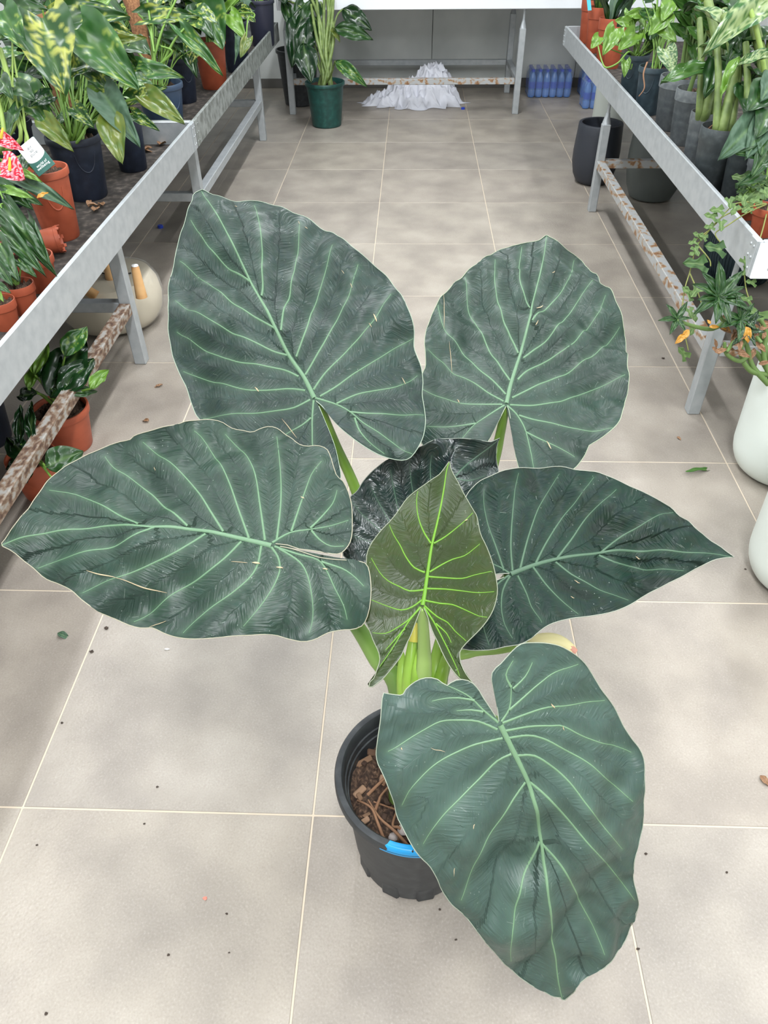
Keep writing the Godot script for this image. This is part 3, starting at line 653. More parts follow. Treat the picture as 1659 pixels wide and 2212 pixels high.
func build_blade(plant: Node3D, key: String, d: Dictionary, label: String):
	var P := []
	for q in d.pl: P.append(at(d.f[0] + d.f[2] * q[0], d.f[1] + d.f[2] * q[1], q[2]))
	L = {"o": P[0], "arch": d.arch, "fl": d.fl, "fr": d.fr, "wave": d.wave, "off": float(hash(key) % 97)}
	L.u = (P[1] - P[0]).normalized()
	var n: Vector3 = (P[1] - P[0]).cross(P[2] - P[0]).normalized()
	if n.dot(CAM - P[0]) < 0.0: n = -n
	L.n = n; L.v = n.cross(L.u)
	var rng2 := RandomNumberGenerator.new(); rng2.seed = hash(key)
	var tones = leaf_tones()[d.tone]
	var outline := smooth_line(px_list(d, d.out), 0.0042)
	var att := px_list(d, d.att)[0]
	var mid := smooth_line(px_list(d, d.mid), 0.006)
	var veins := []
	for v in d.veins: veins.append(smooth_line(px_list(d, v), 0.008))
	# segments for the relief between veins
	var sx := PackedFloat32Array(); var sy := PackedFloat32Array(); var dx := PackedFloat32Array(); var dy := PackedFloat32Array(); var il := PackedFloat32Array(); var sa := PackedFloat32Array(); var vid := PackedInt32Array()
	var vn := 0
	for line in [px_list(d, d.mid)] + d.veins.map(func(v): return px_list(d, v)):
		var run := 0.0
		for i in line.size() - 1:
			var a: Vector2 = line[i]; var b: Vector2 = line[i + 1]
			sx.append(a.x); sy.append(a.y); dx.append(b.x - a.x); dy.append(b.y - a.y)
			var ll := (b - a).length_squared()
			il.append(1.0 / maxf(ll, 1e-9)); sa.append(run); run += sqrt(ll); vid.append(vn)
		vn += 1
	var ns := sx.size()
	var st := smooth_st()
	var N := outline.size(); var NR := 62
	var amp := 0.0026 if d.tone != 4 else 0.0012
	for i in N:
		var o := outline[i]
		for j in NR + 1:
			var t := float(j) / NR
			var q := att.lerp(o, t)
			var best := 1e9; var bs := 0.0; var bv := -1; var second := 1e9
			for k in ns:
				var ex := q.x - sx[k]; var ey := q.y - sy[k]
				var h := clampf((ex * dx[k] + ey * dy[k]) * il[k], 0.0, 1.0)
				ex -= h * dx[k]; ey -= h * dy[k]
				var dd := ex * ex + ey * ey
				if dd < best:
					if vid[k] != bv: second = best
					best = dd; bv = vid[k]; bs = sa[k] + h / sqrt(il[k])
				elif dd < second and vid[k] != bv: second = dd
			var dist := sqrt(best)
			var part_way := dist / maxf(sqrt(second), 1e-6) # 0 on a vein, 1 halfway to the next
			var puff := 1.0 - exp(-dist * dist / 0.00022)
			var fade := clampf((1.0 - t) * 9.0, 0.0, 1.0)
			var patch := clampf(0.35 + 1.3 * nz.get_noise_2d(q.x * 9.0 + L.off, q.y * 9.0), 0.0, 1.0)
			var rip := sin(TAU * (bs / 0.0105 + dist / 0.022) + 4.0 * nz.get_noise_2d(q.x * 24.0, q.y * 24.0 + L.off)) * sin(PI * clampf(part_way, 0.0, 1.0)) * patch
			var dent := nz.get_noise_2d(q.x * 34.0 - L.off, q.y * 34.0)
			var crumpled := 1.0 if d.tone == 6 else 0.08 + 0.4 * clampf(nz.get_noise_2d(q.x * 7.0 - 20.0, q.y * 7.0 + L.off) * 2.0 - 0.7, 0.0, 1.0)
			crumpled += 0.55 * smoothstep(0.62, 0.9, t) * (1.0 - smoothstep(0.93, 1.0, t)) * patch
			if d.tone == 5: crumpled += 0.5 * smoothstep(0.16, 0.3, q.x)
			if d.tone == 4: crumpled = 0.05
			var lift := amp * puff * (0.4 + 0.6 * fade) + 0.00038 * rip * (0.4 if d.tone == 4 else 1.0) + 0.0024 * dent * puff * crumpled
			var c: Color = tones[0].lerp(tones[1], clampf(0.4 + 0.5 * nz.get_noise_2d(q.x * 8.0 + 50.0, q.y * 8.0 + L.off) + 0.3 * nz.get_noise_2d(q.x * 40.0, q.y * 40.0), 0.0, 1.0) * 0.75)
			c = c.lerp(tones[2], (0.25 if d.tone != 4 else 0.07) * exp(-dist / 0.004))
			st.set_color(c)
			st.set_uv(Vector2(bs + 0.9 * dist, part_way))
			st.add_vertex(surf_p(q, lift))
	for i in N - 1:
		for j in NR:
			var a := i * (NR + 1) + j; var b := a + NR + 1
			# same turning sense for every blade: the upper side faces along n
			if L.turn_ok if L.has("turn_ok") else turns(outline, att):
				for x in [a, a + 1, b, a + 1, b + 1, b]: st.add_index(x)
			else:
				for x in [a, b, a + 1, a + 1, b, b + 1]: st.add_index(x)
	var lm := blade_material(d.tone)
	var leafnode := part("leaf", done(st), lm, plant)
	leafnode.set_meta("label", label)
	var vm := mat("vein_%d" % d.tone, tones[2].linear_to_srgb(), 0.5, 0.0, {"back": Color(0.35, 0.45, 0.2)})
	var mw := 0.0085 if d.tone != 4 else 0.0068
	part("midrib", vein_mesh(mid, mw, 0.0016, 0.55), vm, leafnode)
	for v in veins: part("vein", vein_mesh(v, 0.0042 if d.tone != 4 else 0.0034, 0.0011, 0.5), vm, leafnode)
	var rim := PackedVector3Array()
	for i in range(0, N, 2): rim.append(surf_p(outline[i], amp * 0.4))
	part("margin", tube(rim, 0.00065, 0.00065, 5), mat("margin_%d" % d.tone, tones[3], 0.55), leafnode)
	# scratches: short pale scars where the photograph shows them
	for s in SCARS.get(key, []):
		var a := surf_uv(s[0], s[1]); var b := surf_uv(s[2], s[3])
		var mids := PackedVector2Array([a, a.lerp(b, 0.35) + Vector2(0.0006, -0.0004), a.lerp(b, 0.7) - Vector2(0.0005, 0.0003), b])
		var stv := PackedVector2Array()
		for q in smooth_line(mids, 0.004): stv.append(q)
		var sm := vein_lifted(stv, s[4], amp)
		part("scar", sm, mat("scar", c8(176, 158, 128), 0.8), leafnode)
	return leafnode
func vein_lifted(pts: PackedVector2Array, w: float, amp: float) -> ArrayMesh:
	var st := smooth_st(); var k := pts.size()
	for i in k:
		var t := (pts[mini(i + 1, k - 1)] - pts[maxi(i - 1, 0)]).normalized()
		var s := float(i) / (k - 1)
		var ww := w * 0.42 * (0.25 + 0.75 * sin(PI * s)) * 0.5
		for p in [-1.0, 0.0, 1.0]:
			st.add_vertex(surf_p(pts[i] + Vector2(-t.y, t.x) * ww * p, amp * 1.25 + (0.0006 if p == 0.0 else -0.0004)))
	for i in k - 1:
		for j in 2:
			var a := i * 3 + j; var b := a + 3
			for x in [a, b, a + 1, a + 1, b, b + 1]: st.add_index(x)
	return done(st)
func turns(o: PackedVector2Array, c: Vector2) -> bool:
	var s := 0.0
	for i in o.size() - 1: s += (o[i] - c).cross(o[i + 1] - c)
	L.turn_ok = s > 0.0
	return s > 0.0
const SCARS := {
	"left": [[188, 1234, 252, 1250, 0.0035], [250, 1250, 362, 1283, 0.003], [324, 1356, 360, 1343, 0.002], [500, 1215, 535, 1218, 0.002], [545, 1217, 562, 1219, 0.006], [597, 1227, 612, 1229, 0.005], [697, 1230, 708, 1232, 0.004], [650, 1075, 657, 1079, 0.004], [334, 1011, 336, 1020, 0.002]],
	"upper_left": [[807, 680, 814, 697, 0.005], [797, 700, 803, 709, 0.0025], [757, 614, 761, 624, 0.0025], [738, 586, 744, 594, 0.002], [868, 817, 876, 832, 0.0025], [551, 838, 560, 848, 0.005], [609, 906, 642, 948, 0.0025], [508, 447, 513, 449, 0.003], [659, 493, 665, 496, 0.003], [645, 480, 647, 486, 0.002]],
	"upper_right": [[958, 637, 959, 712, 0.0025], [970, 740, 976, 808, 0.0025], [1158, 668, 1172, 662, 0.006], [1156, 705, 1162, 694, 0.004], [1180, 955, 1190, 972, 0.005], [987, 865, 992, 872, 0.004], [1192, 592, 1198, 588, 0.004]],
	"front": [[1189, 1518, 1197, 1528, 0.005], [1214, 1566, 1217, 1576, 0.003], [1021, 1788, 1024, 1778, 0.003], [979, 1890, 981, 1872, 0.005], [930, 1614, 960, 1622, 0.0015], [866, 1612, 868, 1618, 0.004]],
	"young": [[1004, 1126, 1010, 1122, 0.004]],
	"right": [[1372, 1204, 1382, 1210, 0.003], [1240, 1255, 1252, 1262, 0.003], [1232, 1290, 1240, 1294, 0.003]],
}
func blade_material(tone: int) -> StandardMaterial3D:
	var key := "blade_%d" % tone
	if mats.has(key): return mats[key]
	var m := mat(key, Color.WHITE, [0.42, 0.42, 0.42, 0.42, 0.36, 0.46, 0.28][tone], 0.0, {"vc": true, "back": Color(0.08, 0.12, 0.06) if tone != 4 else Color(0.16, 0.22, 0.05)})
	m.metallic_specular = [0.37, 0.38, 0.38, 0.27, 0.34, 0.44, 0.48][tone]
	m.detail_enabled = true
	m.detail_blend_mode = BaseMaterial3D.BLEND_MODE_MIX
	m.detail_albedo = speck_texture()
	m.detail_uv_layer = BaseMaterial3D.DETAIL_UV_2
	m.uv2_triplanar = true; m.uv2_scale = Vector3.ONE * 2.2
	# fine side veins: ridges that leave the main veins and bend towards the margin
	m.heightmap_enabled = true
	m.heightmap_texture = ridge_texture()
	m.heightmap_scale = [0.12, 0.115, 0.13, 0.14, 0.05, 0.11, 0.22][tone]
	m.uv1_scale = Vector3(7, 0.98, 1)
	return m
func ridge_texture() -> ImageTexture:
	# ridges that cross the field between two veins and die out at both
	if texs.has("ridge_image"): return texs.ridge_image
	var w := 512; var h := 128
	var im := Image.create(w, h, false, Image.FORMAT_RF)
	var n := FastNoiseLite.new(); n.seed = 65; n.frequency = 1.0; n.fractal_type = FastNoiseLite.FRACTAL_FBM; n.fractal_octaves = 3
	for x in w:
		var a := TAU * x / w
		for y in h:
			var v := float(y) / h
			im.set_pixel(x, y, Color(0.5 + 0.5 * n.get_noise_3d(cos(a) * 4.2, sin(a) * 4.2, v * 0.9) * pow(sin(PI * v), 0.6), 0, 0))
	texs.ridge_image = ImageTexture.create_from_image(im)
	return texs.ridge_image
func speck_texture() -> ImageTexture:
	if texs.has("specks"): return texs.specks
	var im := Image.create(1024, 1024, false, Image.FORMAT_RGBA8)
	im.fill(Color(0.86, 0.9, 0.86, 0.0))
	var r := RandomNumberGenerator.new(); r.seed = 77
	for k in 900:
		var x := r.randi() % 1000 + 8; var y := r.randi() % 1000 + 8
		if nz.get_noise_2d(x * 0.008, y * 0.008) < -0.05 and r.randf() < 0.8: continue
		var a := r.randf_range(0.12, 0.6)
		var s := 1 if r.randf() < 0.7 else 2
		for i in s:
			for j in s: im.set_pixel(x + i, y + j, Color(0.86, 0.9, 0.86, a))
	for k in 60:
		var x := float(r.randi() % 960 + 30); var y := float(r.randi() % 960 + 30); var an := r.randf() * TAU; var le := r.randi() % 18 + 5
		for i in le: im.set_pixel(int(x + cos(an) * i), int(y + sin(an) * i), Color(0.86, 0.9, 0.86, 0.3))
	texs.specks = ImageTexture.create_from_image(im)
	return texs.specks

const POT := Vector3(0.022, 0, -0.672)
func build_elephant_ear():
	var plant := thing("potted_elephant_ear", "large dark green elephant ear plant in a black pot standing on the aisle tiles", "plant")
	var D := leaf_data()
	var labels := {"upper_left": "broad grey-green leaf with pale veins, its tip cut blunt", "upper_right": "rounded grey-green leaf behind the young leaf", "left": "long grey-green leaf with a torn brown slit", "right": "dark green pointed leaf reaching over the right aisle tiles", "young": "glossy olive young leaf with bright lime veins", "front": "large drooping grey-green leaf hiding the pot", "dark": "shiny crumpled blackish leaf behind the young leaf"}
	for k in ["upper_left", "upper_right", "dark", "left", "right", "young", "front"]: build_blade(plant, k, D[k], labels[k])
	# stalks
	var green := mat("stalk_green", Color.WHITE, 0.42, 0.0, {"vc": false, "tex": noise_tex("stalk", 61, 0.02, [[0.0, c8(96, 132, 62)], [0.6, c8(124, 160, 78)], [1.0, c8(146, 180, 96)]], 3, 128), "scale": 3.0, "back": Color(0.2, 0.25, 0.1)})
	var olive := mat("stalk_olive", Color.WHITE, 0.38, 0.0, {"tex": noise_tex("stalk2", 62, 0.02, [[0.0, c8(70, 98, 34)], [0.6, c8(104, 138, 50)], [1.0, c8(132, 166, 74)]], 3, 128), "scale": 3.0})
	var pale := mat("stalk_pale", c8(172, 204, 116), 0.4, 0.0, {"back": Color(0.4, 0.5, 0.15)})
	var lime := mat("sheath_lime", Color.WHITE, 0.4, 0.0, {"tex": noise_tex("sheath", 63, 0.015, [[0.0, c8(132, 178, 52)], [0.6, c8(166, 206, 84)], [1.0, c8(196, 222, 124)]], 3, 128), "scale": 4.0, "back": Color(0.45, 0.55, 0.15)})
	var c := func(x, y, t): return at(x, y, t)
	var s := func(m, pts, r0, r1): return stem(plant, pts, r0, r1, m, "stalk", 12)
	var root := func(dx, dz): return POT + Vector3(dx, 0.2, dz)
	s.call(olive, [root.call(-0.02, -0.02), c.call(860, 1470, 1.17), c.call(812, 1200, 1.26), c.call(770, 1062, 1.25), c.call(725, 960, 1.21), c.call(690, 872, 1.16)], 0.014, 0.0062)
	s.call(olive, [root.call(0.02, -0.03), c.call(935, 1470, 1.2), c.call(1010, 1200, 1.3), c.call(1066, 1000, 1.31), c.call(1080, 940, 1.3), c.call(1092, 880, 1.27)], 0.014, 0.0072)
	s.call(green, [root.call(-0.03, 0.01), c.call(862, 1500, 1.16), c.call(815, 1425, 1.15), c.call(765, 1345, 1.12), c.call(680, 1240, 1.06), c.call(596, 1182, 0.99)], 0.018, 0.007)
	s.call(green, [root.call(0.03, 0.01), c.call(950, 1460, 1.17), c.call(1010, 1350, 1.16), c.call(1070, 1280, 1.11), c.call(1099, 1244, 1.05)], 0.016, 0.007)
	s.call(green, [root.call(0.0, -0.01), c.call(900, 1450, 1.17), c.call(890, 1330, 1.18), c.call(878, 1210, 1.145)], 0.015, 0.007)
	s.call(green, [root.call(0.02, 0.03), c.call(985, 1580, 1.12), c.call(1030, 1548, 1.0), c.call(1075, 1562, 0.935)], 0.016, 0.0075)
	s.call(pale, [root.call(0.0, 0.02), c.call(914, 1480, 1.11), c.call(916, 1400, 1.06), c.call(912, 1314, 0.978)], 0.0155, 0.0062)
	# sheaths: leaf bases wrapped round one another
	var sheath := func(x0, y0, x1, y1, t0, t1, w, m):
		var a: Vector3 = at(x0, y0, t0); var b: Vector3 = at(x1, y1, t1)
		var pts := catmull([POT + Vector3((a.x - POT.x) * 0.6, 0.2, 0.01), a.lerp(POT + Vector3(0, 0.25, 0), 0.5), a, b], 6)
		var k := pts.size(); var rr := PackedFloat32Array()
		for i in k:
			var q := float(i) / (k - 1)
			rr.append(w * (1.0 - 0.85 * pow(q, 3.5)))
		part("sheath", tube(pts, w, w * 0.2, 10, 0.0, rr), m, plant)
	sheath.call(885, 1480, 893, 1362, 1.12, 1.12, 0.0165, lime)
	sheath.call(872, 1490, 868, 1405, 1.13, 1.14, 0.014, lime)
	sheath.call(938, 1470, 948, 1372, 1.13, 1.16, 0.0165, lime)
	sheath.call(950, 1470, 966, 1402, 1.12, 1.14, 0.013, lime)
	sheath.call(900, 1470, 905, 1400, 1.10, 1.11, 0.012, lime)
	var bud := mat("bud_yellow", c8(222, 214, 92), 0.45, 0.0, {"back": Color(0.5, 0.45, 0.1)})
	part("bud", tube(catmull([at(893, 1385, 1.105), at(895, 1368, 1.105), at(898, 1345, 1.11)], 5), 0.008, 0.002, 9, 0.004), bud, plant)
	# flower spathe on a pale stalk
	s.call(pale, [root.call(0.02, 0.0), c.call(950, 1455, 1.18), c.call(1010, 1412, 1.17), c.call(1080, 1402, 1.16), c.call(1150, 1388, 1.15)], 0.0085, 0.0075)
	var sp := catmull([at(1140, 1390, 1.15), at(1180, 1386, 1.148), at(1212, 1390, 1.146), at(1240, 1407, 1.145)], 6)
	var spr := PackedFloat32Array()
	for i in sp.size(): spr.append(0.0065 + 0.0075 * sin(PI * pow(float(i) / (sp.size() - 1), 0.7)))
	part("spathe", tube(sp, 0.01, 0.004, 12, 0.0, spr), mat("spathe_cream", c8(226, 216, 160), 0.5, 0.0, {"back": Color(0.4, 0.35, 0.2)}), plant)
	part("spathe_tip", tube(PackedVector3Array([at(1222, 1394, 1.1445), at(1233, 1401, 1.1435), at(1243, 1409, 1.143)]), 0.0085, 0.0055, 10), mat("spathe_pink", c8(196, 140, 120), 0.6), plant)
	# pot
	var R := 0.1415; var H := 0.276
	var v := func(x, y): return Vector2(x, y)
	var black := mat("black_plastic", c8(66, 69, 72), 0.5, 0.0, {"tex": noise_tex("scuff", 71, 0.02, [[0.0, c8(150, 152, 154)], [0.55, c8(190, 192, 194)], [0.8, c8(224, 224, 222)], [1.0, c8(255, 255, 252)]], 5, 512), "scale": 3.0})
	var pt := part("pot", lathe([v.call(0, 0.004), v.call(0.098, 0.004), v.call(0.102, 0.0), v.call(0.106, 0.004), v.call(0.109, 0.045), v.call(0.1095, 0.052), v.call(0.1125, 0.055), v.call(0.126, H - 0.03), v.call(0.1285, H - 0.028), v.call(R - 0.003, H - 0.022), v.call(R, H - 0.018), v.call(R, H - 0.006), v.call(R - 0.002, H - 0.001), v.call(R - 0.005, H), v.call(R - 0.012, H - 0.001), v.call(R - 0.015, H - 0.005), v.call(R - 0.017, H - 0.03), v.call(R - 0.0195, H - 0.031), v.call(R - 0.021, H - 0.046), v.call(R - 0.0235, H - 0.047), v.call(R - 0.026, H - 0.09), v.call(R - 0.03, 0.16), v.call(0, 0.158)], 72), black, plant, Transform3D(Basis(), POT))
	# feet ribs moulded round the base
	for k in 10:
		var a := TAU * k / 10.0 + 0.1
		part("foot", bevel(Vector3(0.016, 0.05, 0.034), 0.003), black, pt, Transform3D(Basis(Vector3(cos(a), 0, sin(a)), Vector3.UP, Vector3(-sin(a), 0, cos(a))), Vector3(cos(a) * 0.1015, 0.026, sin(a) * 0.1015)))
	# blue paint daubed on the rim
	var blue := mat("blue_paint", c8(20, 150, 214), 0.35)
	for g in [[92.0, 108.0, 0.0], [83.0, 90.5, 0.0], [76.0, 112.0, 1.0], [60.0, 78.0, 0.0]]:
		var st := smooth_st()
		var prof := [Vector2(R - 0.012, H - 0.0005), Vector2(R - 0.005, H + 0.0006), Vector2(R - 0.0015, H - 0.0005), Vector2(R + 0.0006, H - 0.006), Vector2(R + 0.0006, H - 0.012)] if g[2] == 0.0 else [Vector2(R + 0.0006, H - 0.0135), Vector2(R + 0.0006, H - 0.018), Vector2(R - 0.002, H - 0.0225)]
		var kk := 14; var pc: int = prof.size()
		for i in kk + 1:
			var th := deg_to_rad(lerpf(g[0], g[1], float(i) / kk)) - (0.05 * sin(i * 1.3) if i == 0 or i == kk else 0.0)
			for j in pc:
				var t2 := th + 0.02 * sin(j * 2.1 + g[0])
				st.add_vertex(Vector3(prof[j].x * cos(t2), prof[j].y, prof[j].x * sin(t2)))
		for i in kk:
			for j in pc - 1:
				var a := i * pc + j; var b := a + pc
				for x in [a, b, a + 1, a + 1, b, b + 1]: st.add_index(x)
		part("paint_mark", done(st), blue, pt)
	# soil with bark and dry roots
	part("soil", soil_mesh(0.118, 22), mat("bark_soil", Color.WHITE, 0.95, 0.0, {"tex": noise_tex("bark", 72, 0.06, [[0.0, c8(26, 19, 16)], [0.45, c8(58, 43, 34)], [0.7, c8(98, 76, 60)], [1.0, c8(160, 130, 106)]], 4, 256), "scale": 7.0}), plant, Transform3D(Basis(), POT + Vector3(0, 0.2, 0)))
	var r := RandomNumberGenerator.new(); r.seed = 19
	for k in 46:
		var a := r.randf() * TAU; var rr := sqrt(r.randf()) * 0.108
		var p := POT + Vector3(cos(a) * rr, 0.205 + r.randf() * 0.012, sin(a) * rr)
		var sz := Vector3(r.randf_range(0.01, 0.034), r.randf_range(0.003, 0.007), r.randf_range(0.006, 0.014))
		var col: Color = [c8(92, 68, 52), c8(124, 96, 74), c8(66, 48, 38), c8(150, 120, 96)][r.randi() % 4]
		part("bark_chip", bevel(sz, 0.0018), mat("bark%s" % col, col, 0.9), plant, Transform3D(Basis.from_euler(Vector3(r.randf_range(-0.5, 0.5), r.randf() * TAU, r.randf_range(-0.5, 0.5))), p))
	for k in 16:
		var a := r.randf() * TAU; var b := a + r.randf_range(0.6, 2.6); var r1 := r.randf_range(0.03, 0.11); var r2 := r.randf_range(0.03, 0.11)
		var pa := POT + Vector3(cos(a) * r1, 0.208, sin(a) * r1); var pb := POT + Vector3(cos(b) * r2, 0.208, sin(b) * r2)
		var pm := pa.lerp(pb, 0.5) + Vector3(r.randf_range(-0.02, 0.02), r.randf_range(0.006, 0.02), r.randf_range(-0.02, 0.02))
		stem(plant, [pa, pa.lerp(pm, 0.5) + Vector3(0, 0.006, 0), pm, pb], 0.0034, 0.0016, mat("dry_root", c8(142, 106, 80), 0.9), "dry_root", 6)
	for g in [[0.03, 0.075, 0.011], [0.012, 0.088, 0.008]]:
		part("pebble", lathe([Vector2(0, -0.7), Vector2(0.7, -0.5), Vector2(1, 0), Vector2(0.8, 0.5), Vector2(0.4, 0.75), Vector2(0, 0.8)], 10, 0.12), mat("pebble", c8(170, 160, 156), 0.7), plant, Transform3D(Basis().scaled(Vector3(g[2], g[2] * 0.8, g[2])), POT + Vector3(g[0] - 0.05, 0.213, g[1])))

# ------------------------------------------------------------------ plants on the left bench
func terracotta() -> StandardMaterial3D:
	return mat("terracotta_plastic", c8(176, 88, 60), 0.5, 0.0, {"tex": noise_tex("terra", 81, 0.02, [[0.0, c8(214, 206, 200)], [0.5, c8(240, 236, 232)], [1.0, c8(255, 255, 255)]], 4, 256), "scale": 3.0})
func navy() -> StandardMaterial3D:
	return mat("navy_plastic", c8(48, 56, 74), 0.45, 0.0, {"tex": noise_tex("scuff", 71, 0.02, [], 5, 512), "scale": 2.0})
func coir() -> StandardMaterial3D:
	return mat("coir", Color.WHITE, 0.95, 0.0, {"tex": noise_tex("coir", 82, 0.05, [[0.0, c8(84, 54, 34)], [0.5, c8(128, 88, 58)], [1.0, c8(176, 132, 92)]], 5, 256), "scale": 6.0})
func stalk() -> StandardMaterial3D:
	return mat("thin_stalk", c8(112, 150, 62), 0.5, 0.0, {"back": Color(0.25, 0.3, 0.1)})
func pot_at(rx: float, ry: float, support: float, h: float) -> Vector3:
	var p := on(rx, ry, support + h)
	return Vector3(p.x, support, p.z)
func coir_pole(o: Node3D, top: Vector3, r: float):
	# a fibre-wrapped pole standing in the pot
	var a := Vector3(0.0, 0.05, 0.0); var b := top - o.position
	var pts := PackedVector3Array(); var rr := PackedFloat32Array()
	for i in 41:
		pts.append(a.lerp(b, i / 40.0)); rr.append(r * (1.0 + 0.09 * nz.get_noise_2d(i * 0.9, r * 50.0)))
	part("coir_pole", tube(pts, r, r, 14, 0.0, rr), coir(), o)
# leaves scattered through a piece of space seen through a rectangle of the picture, each on its own stalk from the pot
func scatter(o: Node3D, kind: String, looks: Array, n: int, x0: float, y0: float, x1: float, y1: float, t0: float, t1: float, l0: float, l1: float, droop := 0.4, stalks := true):
	for k in n:
		var b := at(rng.randf_range(x0, x1), rng.randf_range(y0, y1), rng.randf_range(t0, t1))
		var a := rng.randf() * TAU
		var d := Vector3(cos(a), rng.randf_range(-droop - 0.3, 0.35), sin(a)).normalized()
		leaf(o, kind, looks[rng.randi() % looks.size()], b, b + d * rng.randf_range(l0, l1), Vector3(rng.randf_range(-0.3, 0.3), 0.9, rng.randf_range(0.1, 0.8)))
		if stalks:
			var root: Vector3 = o.position + Vector3(rng.randf_range(-0.03, 0.03), 0.15, rng.randf_range(-0.03, 0.03))
			if o.has_meta("pot_height"): root.y = o.position.y + o.get_meta("pot_height") * 0.85
			stem(o, [root, root.lerp(b, 0.5) + Vector3(0, 0.04, 0), b], 0.003, 0.002, stalk())
func handle_print(o: Node3D, r: float, h: float, m: Material, ang: float):
	# the raised loop moulded on the side of a nursery pot
	var pts := []
	for k in 9:
		var a := PI * k / 8.0
		var y := h * 0.78 - sin(a) * h * 0.3
		var rad := r * lerpf(0.74, 0.93, y / h) + 0.0006
		var th := ang + 0.42 * cos(a)
		pts.append(Vector3(cos(th) * rad, y, sin(th) * rad))
	part("handle_mark", tube(catmull(pts, 3), 0.0028, 0.0028, 6), m, o)
func build_left_plants():
	var lf := l_floor
	# --- pothos on a coir pole, navy pot, in front
	var p := pot_at(156, 290, lf, 0.22)
	var a := thing("potted_pothos", "gold-splashed pothos on a coir pole in a navy pot beside the printed tag", "plant", p)
	a.set_meta("pot_height", 0.22)
	add_pot(a, 0.1, 0.22, "nursery", navy())
	handle_print(a, 0.1, 0.22, navy(), PI * 0.28)
	var t := depth(p + Vector3(0, 0.25, 0))
	coir_pole(a, at(85, 20, t + 0.02), 0.03)
	var hero := [
		["heart", "pothos_gold", 92, 36, -0.25, 126, 182, -0.3, 0.98], ["heart", "pothos", 132, 42, -0.12, 274, 18, -0.1, 0.62], ["heart", "pothos_plain", 176, 62, -0.2, 291, 180, -0.22, 0.78],
		["heart", "pothos_gold", 210, 46, -0.05, 290, 76, -0.06, 0.6], ["heart", "yellowing", 252, 88, -0.1, 314, 77, -0.12, 0.45], ["heart", "pothos", 192, 122, -0.12, 128, 160, -0.16, 0.95],
		["heart", "pothos", 195, 150, -0.1, 246, 208, -0.14, 0.55], ["heart", "dusty", 222, 200, -0.12, 282, 288, -0.2, 0.62], ["heart", "pothos", 285, 246, -0.1, 337, 274, -0.12, 0.55],
		["heart", "yellowing", 240, 262, -0.14, 258, 342, -0.2, 0.75], ["heart", "yellowing", 97, 262, -0.22, 149, 317, -0.26, 0.62], ["heart", "pothos", 160, 232, -0.14, 196, 268, -0.16, 0.8],
		["heart", "deep", 108, 205, -0.2, 62, 222, -0.24, 0.9], ["heart", "pothos_plain", 60, 195, -0.15, 100, 262, -0.2, 0.9], ["heart", "lime", 190, 200, -0.1, 222, 186, -0.12, 0.8],
		["heart", "pothos_gold", 216, 172, -0.08, 262, 162, -0.1, 0.6], ["heart", "pothos", 282, 214, -0.08, 352, 182, -0.12, 0.55], ["heart", "yellowing", 318, 207, -0.12, 388, 254, -0.18, 0.6],
		["heart", "dark", 10, 18, -0.2, 92, 10, -0.22, 1.0], ["heart", "pothos_plain", 8, 24, -0.28, 48, 100, -0.3, 0.9], ["heart", "pothos_plain", 112, 22, 0.05, 150, -20, 0.0, 0.9], ["heart", "lime", 215, 12, -0.05, 240, -8, -0.05, 0.9]]
	for h in hero: leaf_px(a, h[0], h[1], Vector3(h[2], h[3], t + h[4]), Vector3(h[5], h[6], t + h[7]), h[8], Vector3(0.1, 0.55, 0.8))
	for h in [[92, 22, -0.25], [132, 42, -0.12], [176, 62, -0.2], [192, 122, -0.12], [222, 200, -0.12], [318, 207, -0.12], [97, 262, -0.22], [285, 246, -0.1], [282, 214, -0.08], [240, 262, -0.14]]:
		var b := at(h[0], h[1], t + h[2])
		var root := p + Vector3(0.0, 0.2, 0.0) if h[1] > 100 else p + Vector3(0.0, 0.32, 0.0)
		stem(a, [root, root.lerp(b, 0.5) + Vector3(0, 0.03, 0), b], 0.0042, 0.0028, stalk())
	for s in [[150, 270, 128, 170], [165, 268, 150, 160], [178, 262, 190, 130], [172, 300, 210, 228], [140, 255, 118, 90]]:
		stem(a, [p + Vector3(rng.randf_range(-0.04, 0.04), 0.19, 0.03), at(s[0], s[1], t - 0.06), at(s[2], s[3], t - 0.03)], 0.006, 0.004, stalk())
	scatter(a, "heart", ["pothos", "dark", "pothos_plain", "dark", "deep"], 44, 10, -10, 280, 250, t + 0.03, t + 0.4, 0.09, 0.15)
	# --- pale thick-stemmed philodendron at the frame's edge
	p = pot_at(20, 330, lf, 0.2) + Vector3(-0.1, 0, -0.05)
	var b1 := thing("potted_philodendron", "tall philodendron with thick pale green stems behind the red flowers", "plant", p)
	b1.set_meta("pot_height", 0.2)
	add_pot(b1, 0.09, 0.2, "nursery", navy())
	t = depth(p + Vector3(0, 0.25, 0))
	for s in [[30, 240, 0, 105, 0.012], [45, 300, 12, 190, 0.009], [55, 320, 28, 115, 0.005], [22, 250, 26, 60, 0.004], [38, 260, 8, 120, 0.005], [10, 300, -10, 180, 0.01], [62, 330, 40, 240, 0.007]]:
		stem(b1, [p + Vector3(rng.randf_range(-0.03, 0.03), 0.17, rng.randf_range(-0.03, 0.03)), at(s[0], s[1], t - 0.12), at(s[2], s[3], t - 0.12)], s[4], s[4] * 0.7, mat("pale_stem", c8(152, 178, 92), 0.5))
	for h in [[33, 186, 70, 208, "dark", 0.8], [0, 170, 18, 200, "dark", 0.8], [5, 45, -30, 95, "pothos_plain", 0.8], [40, 235, 12, 285, "dark", 0.5]]:
		leaf_px(b1, "heart", h[4], Vector3(h[0], h[1], t - 0.15), Vector3(h[2], h[3], t - 0.2), h[5])
